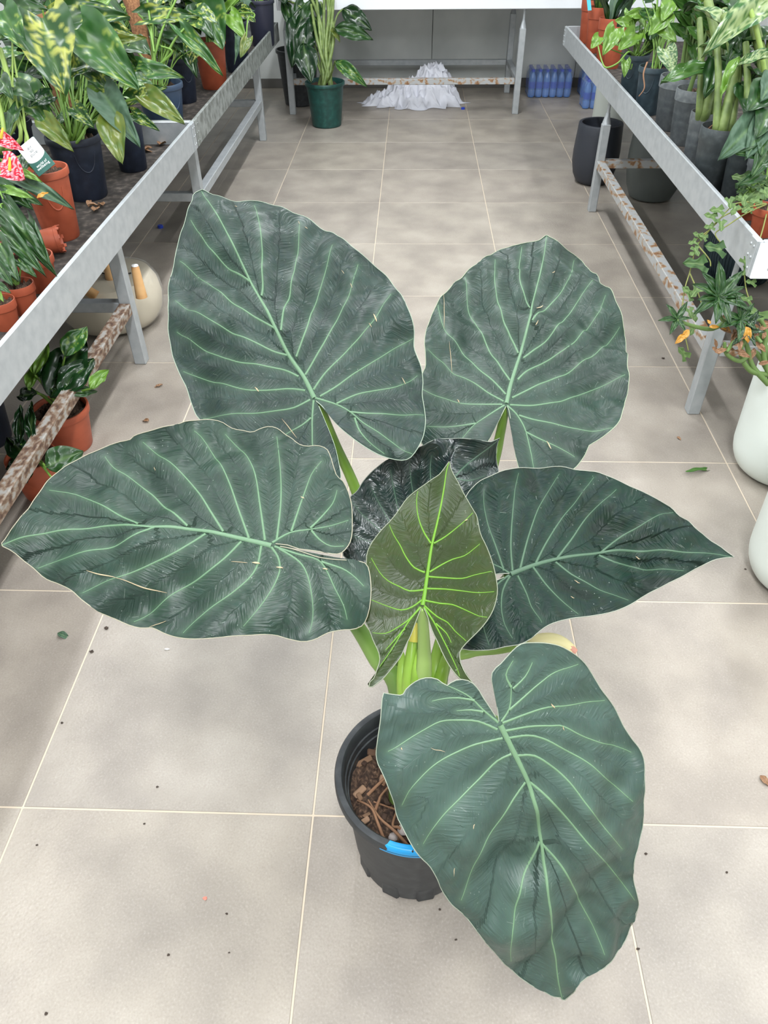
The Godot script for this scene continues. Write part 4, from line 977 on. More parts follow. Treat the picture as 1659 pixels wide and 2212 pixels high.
	scatter(b1, "heart", ["dark", "deep", "pothos_plain"], 8, -30, 90, 60, 280, t, t + 0.2, 0.08, 0.14)
	# --- second navy pot behind
	p = pot_at(262, 240, lf, 0.22)
	var c := thing("potted_pothos", "pothos in a narrow navy pot between the tag's neighbour and the bench corner", "plant", p)
	c.set_meta("pot_height", 0.22)
	add_pot(c, 0.075, 0.22, "nursery", navy())
	t = depth(p + Vector3(0, 0.25, 0))
	scatter(c, "heart", ["pothos", "pothos_plain", "lime"], 12, 200, 120, 290, 230, t, t + 0.15, 0.08, 0.13)
	# --- blue pot with the clear coir pole
	p = pot_at(341, 178, lf, 0.2)
	var d := thing("potted_pothos", "pothos on a bare brown coir pole in a slate blue pot behind the bench corner", "plant", p)
	d.set_meta("pot_height", 0.2)
	var slate := mat("slate_blue_plastic", c8(62, 80, 104), 0.42)
	add_pot(d, 0.112, 0.2, "nursery", slate)
	handle_print(d, 0.112, 0.2, slate, PI * 0.2)
	t = depth(p + Vector3(0, 0.25, 0))
	coir_pole(d, at(272, -40, t), 0.036)
	for h in [["heart", "pothos_plain", 285, 150, -0.16, 390, 152, -0.16, 0.62], ["heart", "pothos", 310, 40, -0.05, 425, 22, -0.05, 0.5], ["heart", "dark", 345, 45, 0.0, 395, 75, 0.0, 0.8], ["heart", "dark", 360, 60, 0.0, 420, 85, -0.05, 0.8], ["heart", "pothos_plain", 390, 62, -0.05, 478, 152, -0.08, 0.35]]:
		leaf_px(d, h[0], h[1], Vector3(h[2], h[3], t + h[4]), Vector3(h[5], h[6], t + h[7]), h[8], Vector3(0.1, 0.6, 0.7))
	for s in [[330, 135, 352, 60, 380, 0], [334, 140, 330, 90, 318, 0], [300, 30, 322, 60, 333, 112], [350, 140, 375, 90, 398, 62], [322, 140, 300, 115, 285, 90], [345, 140, 372, 112, 348, 100]]:
		stem(d, [at(s[0], s[1], t - 0.02), at(s[2], s[3], t - 0.05), at(s[4], s[5], t - 0.06)], 0.0065, 0.0045, stalk())
	scatter(d, "heart", ["pothos", "dark", "pothos_plain", "pothos_gold"], 22, 300, -60, 430, 110, t + 0.02, t + 0.3, 0.09, 0.15)
	# --- navy pot behind it
	p = pot_at(384, 122, lf, 0.21)
	var e := thing("potted_pothos", "dark leaved pothos in a navy pot between the slate blue and the terracotta pots", "plant", p)
	e.set_meta("pot_height", 0.21)
	add_pot(e, 0.085, 0.21, "nursery", navy()); handle_print(e, 0.085, 0.21, navy(), PI * 0.25)
	t = depth(p + Vector3(0, 0.25, 0))
	scatter(e, "heart", ["dark", "deep", "pothos"], 16, 330, 0, 430, 110, t - 0.05, t + 0.2, 0.09, 0.14)
	leaf_px(e, "heart", "dark", Vector3(400, 95, t - 0.1), Vector3(421, 155, t - 0.15), 0.6)
	# --- far terracotta pot
	p = pot_at(450, 85, lf, 0.235)
	var f := thing("potted_pothos", "pothos with one drooping bright green leaf in a tall terracotta pot", "plant", p)
	f.set_meta("pot_height", 0.235)
	add_pot(f, 0.092, 0.235, "nursery", terracotta())
	t = depth(p + Vector3(0, 0.25, 0))
	leaf_px(f, "heart", "pothos_plain", Vector3(438, 0, t - 0.12), Vector3(478, 95, t - 0.16), 0.95, Vector3(0.2, 0.4, 0.9))
	leaf_px(f, "heart", "lime", Vector3(495, 30, t - 0.1), Vector3(525, 72, t - 0.14), 0.8, Vector3(0.2, 0.4, 0.9))
	leaf_px(f, "heart", "yellowing", Vector3(535, 82, t - 0.1), Vector3(520, 120, t - 0.12), 0.7, Vector3(0.2, 0.4, 0.9))
	leaf_px(f, "heart", "dusty", Vector3(508, 70, t - 0.1), Vector3(515, 128, t - 0.12), 0.3, Vector3(0.6, 0.2, 0.7))
	stem(f, [at(532, 82, t - 0.1), at(536, 40, t - 0.08), at(548, 38, t - 0.08), at(545, 28, t - 0.05), at(500, 30, t)], 0.004, 0.004, stalk())
	scatter(f, "heart", ["pothos", "dark", "pothos_plain", "lime"], 20, 420, -40, 520, 60, t, t + 0.25, 0.1, 0.16)
	# --- two more navy pots
	p = pot_at(502, 45, lf, 0.26)
	var g := thing("potted_vine", "vine in a navy pot between the tall terracotta pot and the far bench end", "plant", p)
	g.set_meta("pot_height", 0.26)
	add_pot(g, 0.088, 0.26, "nursery", navy()); handle_print(g, 0.088, 0.26, navy(), PI * 0.3)
	t = depth(p + Vector3(0, 0.28, 0))
	scatter(g, "heart", ["pothos", "dark", "dusty"], 14, 470, -50, 560, 30, t - 0.05, t + 0.2, 0.09, 0.15)
	p = pot_at(560, -2, lf, 0.27)
	var g2 := thing("potted_vine", "dark vine in the last navy pot at the far end of the bench", "plant", p)
	g2.set_meta("pot_height", 0.27)
	add_pot(g2, 0.1, 0.27, "nursery", mat("ink_plastic", c8(40, 42, 58), 0.45))
	t = depth(p + Vector3(0, 0.3, 0))
	scatter(g2, "heart", ["dark", "deep"], 12, 530, -80, 620, -5, t, t + 0.2, 0.1, 0.16)
	# --- dense plants further back on the tray
	for q in [[-1.62, -3.2, "bushy dark pothos standing behind the gold-splashed one on its pole", -40, -60, 230, 200], [-1.6, -4.4, "bushy dark pothos standing behind the slate blue pot", 180, -90, 420, 70]]:
		p = Vector3(q[0], lf, q[1])
		var w := thing("potted_pothos" if q[1] < -2.5 else "potted_philodendron", q[2], "plant", p)
		w.set_meta("pot_height", 0.2)
		add_pot(w, 0.095, 0.2, "nursery", navy())
		t = depth(p + Vector3(0, 0.3, 0))
		scatter(w, "heart", ["dark", "deep", "pothos", "dark"], 38, q[3], q[4], q[5], q[6], t - 0.05, t + 0.2, 0.12, 0.19)
	# --- big terracotta pot with the printed tag
	p = pot_at(92, 362, lf, 0.225)
	var h1 := thing("potted_anthurium", "anthurium in the biggest terracotta pot, with a white and green printed tag", "plant", p)
	h1.set_meta("pot_height", 0.225)
	add_pot(h1, 0.078, 0.225, "nursery", terracotta())
	handle_print(h1, 0.078, 0.225, terracotta(), PI * 0.3)
	t = depth(p + Vector3(0, 0.25, 0))
	for q in [["arrow", "dusty", 39, 386, -0.12, 152, 442, -0.16, 0.42], ["arrow", "lime", 49, 372, -0.14, 87, 388, -0.15, 0.6], ["arrow", "dark", 30, 420, -0.15, 84, 435, -0.2, 0.6], ["arrow", "dark", 60, 345, -0.05, 20, 395, -0.12, 0.6]]:
		leaf_px(h1, q[0], q[1], Vector3(q[2], q[3], t + q[4]), Vector3(q[5], q[6], t + q[7]), q[8])
		stem(h1, [p + Vector3(0, 0.19, 0), at(q[2], q[3] + 10, t - 0.06), at(q[2], q[3], t + q[4])], 0.003, 0.0022, stalk())
	leaf_px(h1, "oval", "orange", Vector3(80, 428, t - 0.2), Vector3(101, 412, t - 0.2), 0.8)
	tag_card(h1, t - 0.09)
	# --- smaller anthuriums with red spathes
	var small := [[66, 552, 0.1, 0.062, "anthurium with drooping leaves in a terracotta pot beside the toppled pot"], [36, 612, 0.085, 0.045, "anthurium in a small terracotta pot, second in line from the toppled pot"], [-4, 648, 0.08, 0.042, "anthurium in a small brown-rimmed terracotta pot next to the bench edge"]]
	var pots := []
	for q in small:
		p = pot_at(q[0], q[1], lf, q[2])
		var o := thing("potted_anthurium", q[4], "plant", p)
		o.set_meta("pot_height", q[2])
		add_pot(o, q[3], q[2], "nursery", terracotta())
		pots.append(o)
	t = depth(pots[0].position + Vector3(0, 0.15, 0))
	for q in [["dark", 6, 440, 0.0, 97, 566, -0.12, 0.34], ["dark", 0, 490, -0.04, 84, 580, -0.14, 0.36], ["dark", 60, 480, 0.0, 98, 560, -0.1, 0.35], ["dark", 0, 400, 0.02, 60, 440, -0.02, 0.6], ["deep", 20, 480, 0.03, 60, 530, 0.0, 0.6], ["lime", 18, 412, 0.0, 66, 424, -0.04, 0.5]]:
		leaf_px(pots[0], "arrow", q[0], Vector3(q[1], q[2], t + q[3]), Vector3(q[4], q[5], t + q[6]), q[7] * 1.0)
		stem(pots[0], [pots[0].position + Vector3(0, 0.09, 0), at(q[1], q[2] + 15, t), at(q[1], q[2], t + q[3])], 0.003, 0.0022, stalk())
	t = depth(pots[1].position + Vector3(0, 0.12, 0))
	for q in [["dark", 0, 525, 0.0, 34, 600, -0.05, 0.4], ["deep", 10, 560, 0.02, 40, 605, 0.0, 0.6], ["dark", 40, 560, 0.0, 72, 592, -0.03, 0.5], ["dark", -10, 560, 0.0, 20, 610, -0.05, 0.5]]:
		leaf_px(pots[1], "arrow", q[0], Vector3(q[1], q[2], t + q[3]), Vector3(q[4], q[5], t + q[6]), q[7] * 1.3)
		stem(pots[1], [pots[1].position + Vector3(0, 0.075, 0), at(q[1] + 5, q[2] + 15, t), at(q[1], q[2], t + q[3])], 0.003, 0.002, stalk())
	t = depth(pots[2].position + Vector3(0, 0.12, 0))
	for q in [["dark", -5, 615, 0.0, 20, 630, -0.02, 0.7], ["lime", -6, 628, 0.0, 4, 648, -0.02, 0.6]]:
		leaf_px(pots[2], "arrow", q[0], Vector3(q[1], q[2], t + q[3]), Vector3(q[4], q[5], t + q[6]), q[7])
		stem(pots[2], [pots[2].position + Vector3(0, 0.07, 0), at(q[1], q[2], t + q[3])], 0.003, 0.002, stalk())
	t = depth(h1.position + Vector3(0, 0.25, 0)) - 0.2
	flower(pots[0], 4, 350, 50, 384, 21, 368, 21, 340, t)
	flower(h1, -10, 294, 48, 322, 2, 298, 6, 276, t + 0.02, 0.55)
	flower(pots[1], -30, 512, 18, 546, -12, 530, -8, 500, t - 0.1)
	# --- toppled pot
	p = on(97, 530, lf + 0.04)
	var tp := thing("toppled_pot", "empty terracotta pot lying on its side with a torn rim", "pot", Vector3(p.x, lf, p.z))
	var prof := [Vector2(0.0, 0.0), Vector2(0.032, 0.0), Vector2(0.034, 0.004), Vector2(0.0405, 0.085), Vector2(0.042, 0.086), Vector2(0.0425, 0.098), Vector2(0.039, 0.099), Vector2(0.038, 0.085), Vector2(0.032, 0.01), Vector2(0, 0.008)]
	var lay := Basis.from_euler(Vector3(0, 0.35, -PI / 2 + 0.06))
	part("pot", lathe(prof, 32, 0.03), terracotta(), tp, Transform3D(lay, Vector3(-0.05, 0.0425, 0)))
	for k in 9:
		var an := TAU * k / 9.0
		part("torn_edge", bevel(Vector3(0.012, 0.006 + 0.004 * (k % 3), 0.003), 0.0005), terracotta(), tp, Transform3D(lay * Basis(Vector3.UP, -an + PI / 2), Vector3(-0.05, 0.0425, 0) + lay * Vector3(cos(an) * 0.041, 0.099, sin(an) * 0.041)))
	# --- blue crumpled scrap and dry litter on the tray
	p = on(293, 336, lf)
	single("crumpled_wrapper", crumple(0.026, 4), mat("blue_wrapper", c8(40, 84, 190), 0.3), "small crumpled blue wrapper on the tray beside the navy pots", "wrapper", Transform3D(Basis(), Vector3(p.x, lf + 0.02, p.z)))
	var dry := leaf_mat("dry")
	for q in [[320, 312, 0.05], [345, 318, 0.07], [305, 330, 0.05], [190, 450, 0.05], [205, 462, 0.06], [225, 450, 0.05], [196, 440, 0.04], [160, 500, 0.04], [330, 325, 0.06]]:
		p = on(q[0], q[1], lf)
		var bb := aim(Vector3(rng.randf_range(-1, 1), 0.0, rng.randf_range(-1, 1)), Vector3.UP)
		single("dry_leaf", blade("oval", "dry", rng.randi() % 3), dry, "curled brown dry leaf lying on the dirty left tray", "leaf", Transform3D(bb * q[2], Vector3(p.x, lf + 0.012, p.z)), "dry leaves on the left tray")
func crumple(r: float, sd: int) -> ArrayMesh:
	var st := smooth_st(); st.set_smooth_group(-1)
	var n := 9; var m := 7
	var g := []
	for i in m + 1:
		var row := []
		for j in n:
			var th := PI * i / m; var ph := TAU * j / n
			var d := Vector3(sin(th) * cos(ph), cos(th), sin(th) * sin(ph))
			row.append(d * r * (0.75 + 0.45 * nz.get_noise_3d(d.x * 3.0 + sd, d.y * 3.0, d.z * 3.0)))
		g.append(row)
	for i in m:
		for j in n:
			var k := (j + 1) % n
			tri_out(st, g[i][j], g[i][k], g[i + 1][j], Vector3.ZERO); tri_out(st, g[i][k], g[i + 1][k], g[i + 1][j], Vector3.ZERO)
	return done(st)
func flower(o: Node3D, bx, by, tx, ty, sx, sy, ex, ey, t, wide := 1.1):
	# red spathe speckled with white and a yellow spadix
	var f := leaf_px(o, "spathe", "red", Vector3(bx, by, t), Vector3(tx, ty, t - 0.01), wide, Vector3(0.15, 0.6, 0.8), "flower_spathe")
	var pts := catmull([at(sx, sy, t - 0.01) - o.position, at((sx + ex) * 0.5, (sy + ey) * 0.5, t - 0.02) - o.position, at(ex, ey, t - 0.025) - o.position], 4)
	part("flower_spadix", tube(pts, 0.005, 0.003, 8), mat("spadix", c8(224, 200, 70), 0.6), o)
	stem(o, [o.position + Vector3(0, 0.1, 0), at(bx, by + 40, t), at(bx, by, t)], 0.003, 0.0026, stalk())
	return f
func tag_card(o: Node3D, t: float):
	# stiff printed tag pushed into the pot, leaning
	var A := at(37, 322, t + 0.01); var B := at(72, 294, t + 0.01); var D := at(82, 384, t)
	var x := (B - A).normalized(); var yv := A - D; yv = (yv - x * yv.dot(x)).normalized()
	var z := x.cross(yv)
	if z.dot(CAM - A) < 0.0: z = -z
	var w := A.distance_to(B); var hh := (A - D).dot(yv)
	var xf := Transform3D(Basis(x, yv, z), A.lerp(B, 0.5) - yv * hh * 0.5 - o.position)
	var card := part("tag", bevel(Vector3(w, hh, 0.0012), 0.0004), mat("tag_green", c8(30, 84, 74), 0.4), o, xf)
	var st := smooth_st()
	# white upper field with a rounded lower edge
	var pts := [Vector2(-w / 2 + 0.004, hh / 2 - 0.0006), Vector2(-w / 2 + 0.0006, hh / 2 - 0.004)]
	for k in 13:
		var a := PI * k / 12.0
		pts.append(Vector2(-cos(a) * (w / 2 - 0.0006), hh * 0.02 - sin(a) * hh * 0.16))
	pts.append_array([Vector2(w / 2 - 0.0006, hh / 2 - 0.004), Vector2(w / 2 - 0.004, hh / 2 - 0.0006)])
	for k in range(1, pts.size() - 1):
		for q in [pts[0], pts[k + 1], pts[k]]: st.add_vertex(Vector3(q.x, q.y, 0.0009))
	part("white_field", done(st), mat("tag_white", c8(244, 246, 246), 0.4), card)
	lettering(card, "air\nso\npure", 0.0095, Vector3(0, hh * 0.2, 0.0014), c8(36, 60, 60), w)
	lettering(card, "world of\nwellbeing", 0.0075, Vector3(0, -hh * 0.3, 0.0012), c8(240, 244, 242), w)
func lettering(o: Node3D, text: String, size: float, where: Vector3, col: Color, _w: float):
	var f := SystemFont.new(); f.font_names = PackedStringArray(["Droid Sans"])
	var m := TextMesh.new(); m.text = text; m.font = f; m.font_size = 16; m.pixel_size = size / 16.0 * 1.4; m.depth = 0.0004
	m.line_spacing = -4.0
	part("lettering", m, mat("ink%s" % col, col, 0.6), o, Transform3D(Basis(), where))

# ------------------------------------------------------------------ plants on the right bench
func teal_plastic() -> StandardMaterial3D:
	return mat("teal_grey_plastic", c8(74, 92, 102), 0.45, 0.0, {"tex": noise_tex("scuff", 71, 0.02, [], 5, 512), "scale": 2.0})
func grey_plastic() -> StandardMaterial3D:
	return mat("worn_grey_plastic", c8(132, 138, 140), 0.6, 0.0, {"tex": noise_tex("scuff", 71, 0.02, [], 5, 512), "scale": 3.0})
func char_plastic() -> StandardMaterial3D:
	return mat("charcoal_plastic", c8(88, 96, 98), 0.6, 0.0, {"tex": noise_tex("scuff", 71, 0.02, [], 5, 512), "scale": 3.0})
func potted(called: String, label: String, rx: float, ry: float, r: float, h: float, style: String, m: Material) -> Node3D:
	var p := pot_at(rx, ry, r_floor, h)
	var o := thing(called, label, "plant", p)
	o.set_meta("pot_height", h)
	add_pot(o, r, h, style, m)
	return o
func build_right_plants():
	# terracotta pots at the far end
	var spots := [[1280, -2, 0.062, 0.23, "sansevieria in the outermost terracotta pot at the far end of the right bench"], [1296, 14, 0.064, 0.23, "sansevieria in a banded terracotta pot, second from the far bench end"], [1320, 38, 0.064, 0.21, "sansevieria with a blue and white tag in a banded terracotta pot"], [1334, 55, 0.056, 0.2, "cut-back plant in a banded terracotta pot under the pothos vine"]]
	for k in 4:
		var s = spots[k]
		var o := potted("potted_sansevieria", s[4], s[0], s[1], s[2], s[3], "band", terracotta())
		var top: Vector3 = o.position + Vector3(0, s[3] * 0.9, 0)
		for j in (7 if k < 3 else 2):
			var a := rng.randf() * TAU
			leaf(o, "strap", ["dark", "pothos_plain", "dusty"][rng.randi() % 3], top + Vector3(cos(a) * 0.02, 0, sin(a) * 0.02), top + Vector3(cos(a) * 0.09, rng.randf_range(0.18, 0.34), sin(a) * 0.09), Vector3(-cos(a), 0.4, -sin(a)), 1.9)
		if k == 2:
			var t := depth(top)
			var card := part("tag", bevel(Vector3(0.055, 0.12, 0.0012), 0.0004), mat("tag_pale", c8(226, 234, 234), 0.4), o, Transform3D(cam_basis * Basis.from_euler(Vector3(0, 0, -0.06)), at(1350, 22, t - 0.06) - o.position))
			part("tag_field", bevel(Vector3(0.055, 0.03, 0.0008), 0.0003), mat("tag_cyan", c8(60, 170, 190), 0.4), card, Transform3D(Basis(), Vector3(0, -0.044, 0.0006)))
			lettering(card, "pure", 0.018, Vector3(0.004, 0.008, 0.0012), c8(90, 110, 110), 0.05)
			card.get_node("lettering").rotation.z = PI / 2
			var card2 := part("tag", bevel(Vector3(0.022, 0.1, 0.0012), 0.0004), mat("tag_cyan", c8(60, 170, 190), 0.4), o, Transform3D(cam_basis * Basis.from_euler(Vector3(0, 0, 0.1)), at(1272, 4, t + 0.1) - o.position))
			card2.set_meta("label", "narrow blue plant tag")
	# trailing pothos in two teal-grey pots
	var a1 := potted("potted_pothos", "lime pothos trailing over the tray edge from a teal-grey pot", 1376, 116, 0.062, 0.185, "nursery", teal_plastic())
	var t := depth(a1.position + Vector3(0, 0.22, 0))
	handle_print(a1, 0.062, 0.185, teal_plastic(), PI * 0.7)
	for h in [["lime", 1330, 62, 1306, 112, 0.7], ["lime", 1372, 72, 1338, 104, 0.8], ["lime", 1295, 80, 1278, 102, 0.8], ["lime", 1358, 50, 1330, 42, 0.8], ["lime", 1392, 70, 1416, 88, 0.8], ["lime", 1385, 30, 1352, 30, 0.7], ["pothos_plain", 1410, 38, 1380, 18, 0.8], ["lime", 1420, 48, 1398, 80, 0.8], ["lime", 1352, 130, 1350, 162, 0.6], ["pothos_plain", 1440, 60, 1420, 95, 0.7]]:
		leaf_px(a1, "heart", h[0], Vector3(h[1], h[2], t - 0.08), Vector3(h[3], h[4], t - 0.1), h[5] * 1.2, Vector3(-0.1, 0.5, 0.8))
		stem(a1, [a1.position + Vector3(rng.randf_range(-0.02, 0.02), 0.16, 0), at(h[1] + 10, h[2] + 20, t - 0.04), at(h[1], h[2], t - 0.08)], 0.0035, 0.0025, stalk())
	stem(a1, [a1.position + Vector3(0, 0.17, 0), at(1358, 112, t - 0.1), at(1335, 136, t - 0.16), at(1310, 146, t - 0.16), at(1300, 132, t - 0.15), at(1292, 100, t - 0.14)], 0.0045, 0.003, stalk())
	scatter(a1, "heart", ["lime", "pothos_plain"], 10, 1340, 10, 1430, 90, t, t + 0.15, 0.06, 0.11)
	var a2 := potted("potted_pothos", "pothos with one cream leaf in a teal-grey pot with a hanging root", 1416, 142, 0.07, 0.19, "nursery", teal_plastic())
	t = depth(a2.position + Vector3(0, 0.22, 0))
	handle_print(a2, 0.07, 0.19, teal_plastic(), PI * 0.7)
	leaf_px(a2, "heart", "dieffenbachia", Vector3(1438, 105, t - 0.06), Vector3(1456, 152, t - 0.09), 0.9, Vector3(-0.2, 0.4, 0.9))
	for h in [[1440, 30, 1405, 70], [1450, 0, 1432, 40], [1425, 55, 1460, 85]]:
		leaf_px(a2, "heart", "lime", Vector3(h[0], h[1], t - 0.06), Vector3(h[2], h[3], t - 0.1), 0.8, Vector3(-0.2, 0.4, 0.9))
		stem(a2, [a2.position + Vector3(0, 0.17, 0), at(h[0], h[1] + 40, t - 0.03), at(h[0], h[1], t - 0.06)], 0.005, 0.003, stalk())
	stem(a2, [at(1398, 135, t - 0.09), at(1390, 160, t - 0.11), at(1392, 190, t - 0.11), at(1380, 208, t - 0.11)], 0.004, 0.002, mat("dry_root", c8(142, 106, 80), 0.9), "hanging_root")
	scatter(a2, "heart", ["lime", "pothos_plain", "dark"], 12, 1380, -40, 1470, 80, t, t + 0.2, 0.07, 0.12)
	# zamioculcas
	for q in [[1475, 163, 0.088, 0.2, "zamioculcas with upright glossy leaflets in a worn grey pot beside the teal-grey pots"], [1505, 190, 0.075, 0.2, "zamioculcas with yellowed leaflet in a leaning grey pot"]]:
		var z := potted("potted_zamioculcas", q[4], q[0], q[1], q[2], q[3], "tall", grey_plastic())
		t = depth(z.position + Vector3(0, 0.22, 0))
		for j in 6:
			var root: Vector3 = z.position + Vector3(rng.randf_range(-0.04, 0.04), q[3] * 0.85, rng.randf_range(-0.03, 0.03))
			var tip: Vector3 = root + Vector3(rng.randf_range(-0.08, 0.1), rng.randf_range(0.35, 0.5), rng.randf_range(-0.06, 0.1))
			var mid: Vector3 = root.lerp(tip, 0.5) + Vector3(0, 0.03, 0.02)
			stem(z, [root, mid, tip], 0.009, 0.004, mat("zz_stem", c8(98, 124, 68), 0.45))
			for k in 7:
				var s := 0.35 + 0.1 * k
				var b := root.lerp(tip, s) + Vector3(0, 0.02, 0.01)
				for sd in [-1.0, 1.0]:
					var dir := Vector3(sd * 0.8, 0.5, rng.randf_range(-0.3, 0.5)).normalized()
					leaf(z, "leaflet", "zz" if rng.randf() < 0.94 else "yellowing", b, b + dir * rng.randf_range(0.075, 0.1), Vector3(0, 0.5, 1), 1.1, rng.randi() % 3, "leaflet")
		for h in [[1475, 85, 1502, 50], [1492, 60, 1470, 20], [1500, 130, 1495, 72], [1515, 40, 1488, 8]]:
			leaf_px(z, "leaflet", "zz", Vector3(h[0] + (q[0] - 1475) * 1.2, h[1], t - 0.09), Vector3(h[2] + (q[0] - 1475) * 1.2, h[3], t - 0.1), 1.2, Vector3(0, 0.4, 0.9), "leaflet")
	# dieffenbachia
	var olive := mat("cane_olive", Color.WHITE, 0.5, 0.0, {"tex": noise_tex("cane", 91, 0.03, [[0.0, c8(74, 92, 48)], [0.5, c8(110, 132, 70)], [1.0, c8(150, 168, 104)]], 4, 128), "scale": 5.0})
	for q in [[1525, 240, 0.05, 0.19, "dieffenbachia with two thick olive canes in a narrow grey pot"], [1562, 272, 0.07, 0.2, "dieffenbachia with spotted leaves in a charcoal pot full of dry roots"], [1625, 292, 0.062, 0.19, "dieffenbachia in a charcoal pot behind the heart-leaved vine"]]:
		var d := potted("potted_dieffenbachia", q[4], q[0], q[1], q[2], q[3], "tall", char_plastic() if q[0] > 1550 else grey_plastic())
		t = depth(d.position + Vector3(0, 0.25, 0))
		for h in [[0, -6, 26, -120, 4, -240, 0.022], [18, -10, 32, -110, 40, -220, 0.017], [-14, -5, -10, -100, -14, -200, 0.014]]:
			stem(d, [d.position + Vector3(h[0] * 0.0012, q[3] * 0.8, 0), at(q[0] + h[0], q[1] + h[1], t), at(q[0] + h[2], q[1] + h[3], t - 0.02), at(q[0] + h[4], q[1] + h[5], t - 0.02)], h[6], h[6] * 0.7, olive, "cane", 10)
		for j in 7:
			var b := at(q[0] + rng.randf_range(-30, 60), q[1] - rng.randf_range(110, 260), t + rng.randf_range(-0.02, 0.12))
			var an := rng.randf() * TAU
			leaf(d, "oval", ["dieffenbachia", "dark", "zz"][rng.randi() % 3], b, b + Vector3(cos(an) * 0.17, rng.randf_range(-0.05, 0.1), sin(an) * 0.17), Vector3(0, 1, 0.3))
		for j in 6:
			var an := rng.randf() * TAU
			stem(d, [d.position + Vector3(cos(an) * q[2] * 0.6, q[3] * 0.88, sin(an) * q[2] * 0.6), d.position + Vector3(cos(an + 0.6) * q[2] * 0.5, q[3] * 1.04, sin(an + 0.6) * q[2] * 0.5), d.position + Vector3(cos(an + 1.4) * q[2] * 0.7, q[3] * 0.9, sin(an + 1.4) * q[2] * 0.7)], 0.003, 0.0015, mat("dry_root", c8(142, 106, 80), 0.9), "dry_root")
		if q[0] == 1562:
			leaf_px(d, "oval", "dieffenbachia", Vector3(1690, -25, t - 0.14), Vector3(1537, 88, t - 0.2), 0.62, Vector3(0.1, 0.8, 0.6))
			leaf_px(d, "oval", "dieffenbachia", Vector3(1672, 118, t - 0.16), Vector3(1590, 128, t - 0.17), 0.62, Vector3(0.1, 0.9, 0.5))
			leaf_px(d, "oval", "lime", Vector3(1600, 126, t - 0.168), Vector3(1552, 200, t - 0.2), 0.42, Vector3(-0.8, 0.3, 0.5))
			stem(d, [at(1640, 260, t), at(1650, 150, t - 0.1), at(1620, 20, t - 0.16), at(1590, -10, t - 0.16)], 0.009, 0.007, mat("pale_stem", c8(152, 178, 92), 0.5))
			for h in [[1575, 60, 1610, 115], [1600, 80, 1580, 130], [1570, 75, 1595, 35], [1620, 60, 1600, 110]]:
				leaf_px(d, "oval", "dark", Vector3(h[0], h[1], t - 0.06), Vector3(h[2], h[3], t - 0.08), 1.0, Vector3(0, 0.4, 0.9))
	# heart-leaved vine with dusty leaves
	var v := potted("potted_philodendron", "philodendron vine with dusty heart leaves beside the ivy", 1665, 330, 0.06, 0.17, "tall", grey_plastic())
	t = depth(v.position + Vector3(0, 0.2, 0))
	for h in [["dark", 1655, 190, 1622, 232, 1.0], ["dusty", 1632, 262, 1564, 334, 0.62], ["dusty", 1650, 262, 1617, 336, 0.6], ["dark", 1665, 230, 1640, 290, 0.8], ["dark", 1660, 325, 1630, 375, 0.7], ["dark", 1640, 330, 1596, 330, 0.5], ["dark", 1655, 280, 1648, 330, 0.8], ["dusty", 1668, 170, 1650, 210, 0.8], ["dark", 1645, 375, 1605, 395, 0.5]]:
		leaf_px(v, "heart", h[0], Vector3(h[1], h[2], t - 0.12), Vector3(h[3], h[4], t - 0.16), h[5] * 1.1, Vector3(-0.2, 0.4, 0.9))
		stem(v, [v.position + Vector3(0, 0.15, 0), at(h[1] + 10, h[2] + 10, t - 0.06), at(h[1], h[2], t - 0.12)], 0.0035, 0.0025, stalk())
	# ivy
	var iv := potted("potted_ivy", "ivy trailing far down over the tray edge from a small terracotta pot", 1662, 446, 0.045, 0.085, "band", terracotta())
	t = depth(iv.position + Vector3(0, 0.08, 0))
	var iv2 := potted("potted_ivy", "bushy pale ivy in a small terracotta pot pressed against the grey pots", 1628, 415, 0.04, 0.08, "band", terracotta())
	var t2 := depth(iv2.position + Vector3(0, 0.08, 0))
	for k in 34:
		var b := at(rng.randf_range(1592, 1665), rng.randf_range(375, 450), t2 + rng.randf_range(-0.1, 0.0))
		var an := rng.randf() * TAU
		leaf(iv2, "ivy", "ivy" if rng.randf() < 0.7 else "ivy_dark", b, b + Vector3(cos(an), rng.randf_range(-0.5, 0.3), sin(an)).normalized() * rng.randf_range(0.034, 0.052), Vector3(-0.3, 0.6, 0.8))
		stem(iv2, [iv2.position + Vector3(0, 0.07, 0), at(1620, 410, t2 - 0.05), b], 0.0016, 0.0011, stalk())
	var vine := mat("ivy_vine", c8(126, 132, 66), 0.6)
	var te := t - 0.08
	for path in [[1655, 440, 1600, 452, 1558, 470, 1530, 500, 1505, 533, 1490, 588, 1478, 630, 1474, 690, 1487, 757], [1655, 442, 1610, 462, 1570, 488, 1545, 505, 1562, 530], [1660, 445, 1640, 520, 1612, 570, 1610, 612, 1620, 650, 1645, 700], [1510, 533, 1532, 560, 1535, 575], [1490, 590, 1505, 625, 1515, 655], [1655, 440, 1590, 440, 1540, 490, 1500, 520]]:
		var pts := []
		for k in path.size() / 2: pts.append(at(path[2 * k], path[2 * k + 1], t if k == 0 else te - 0.02 * minf(k, 2)))
		stem(iv, pts, 0.0022, 0.0016, vine, "vine", 5)
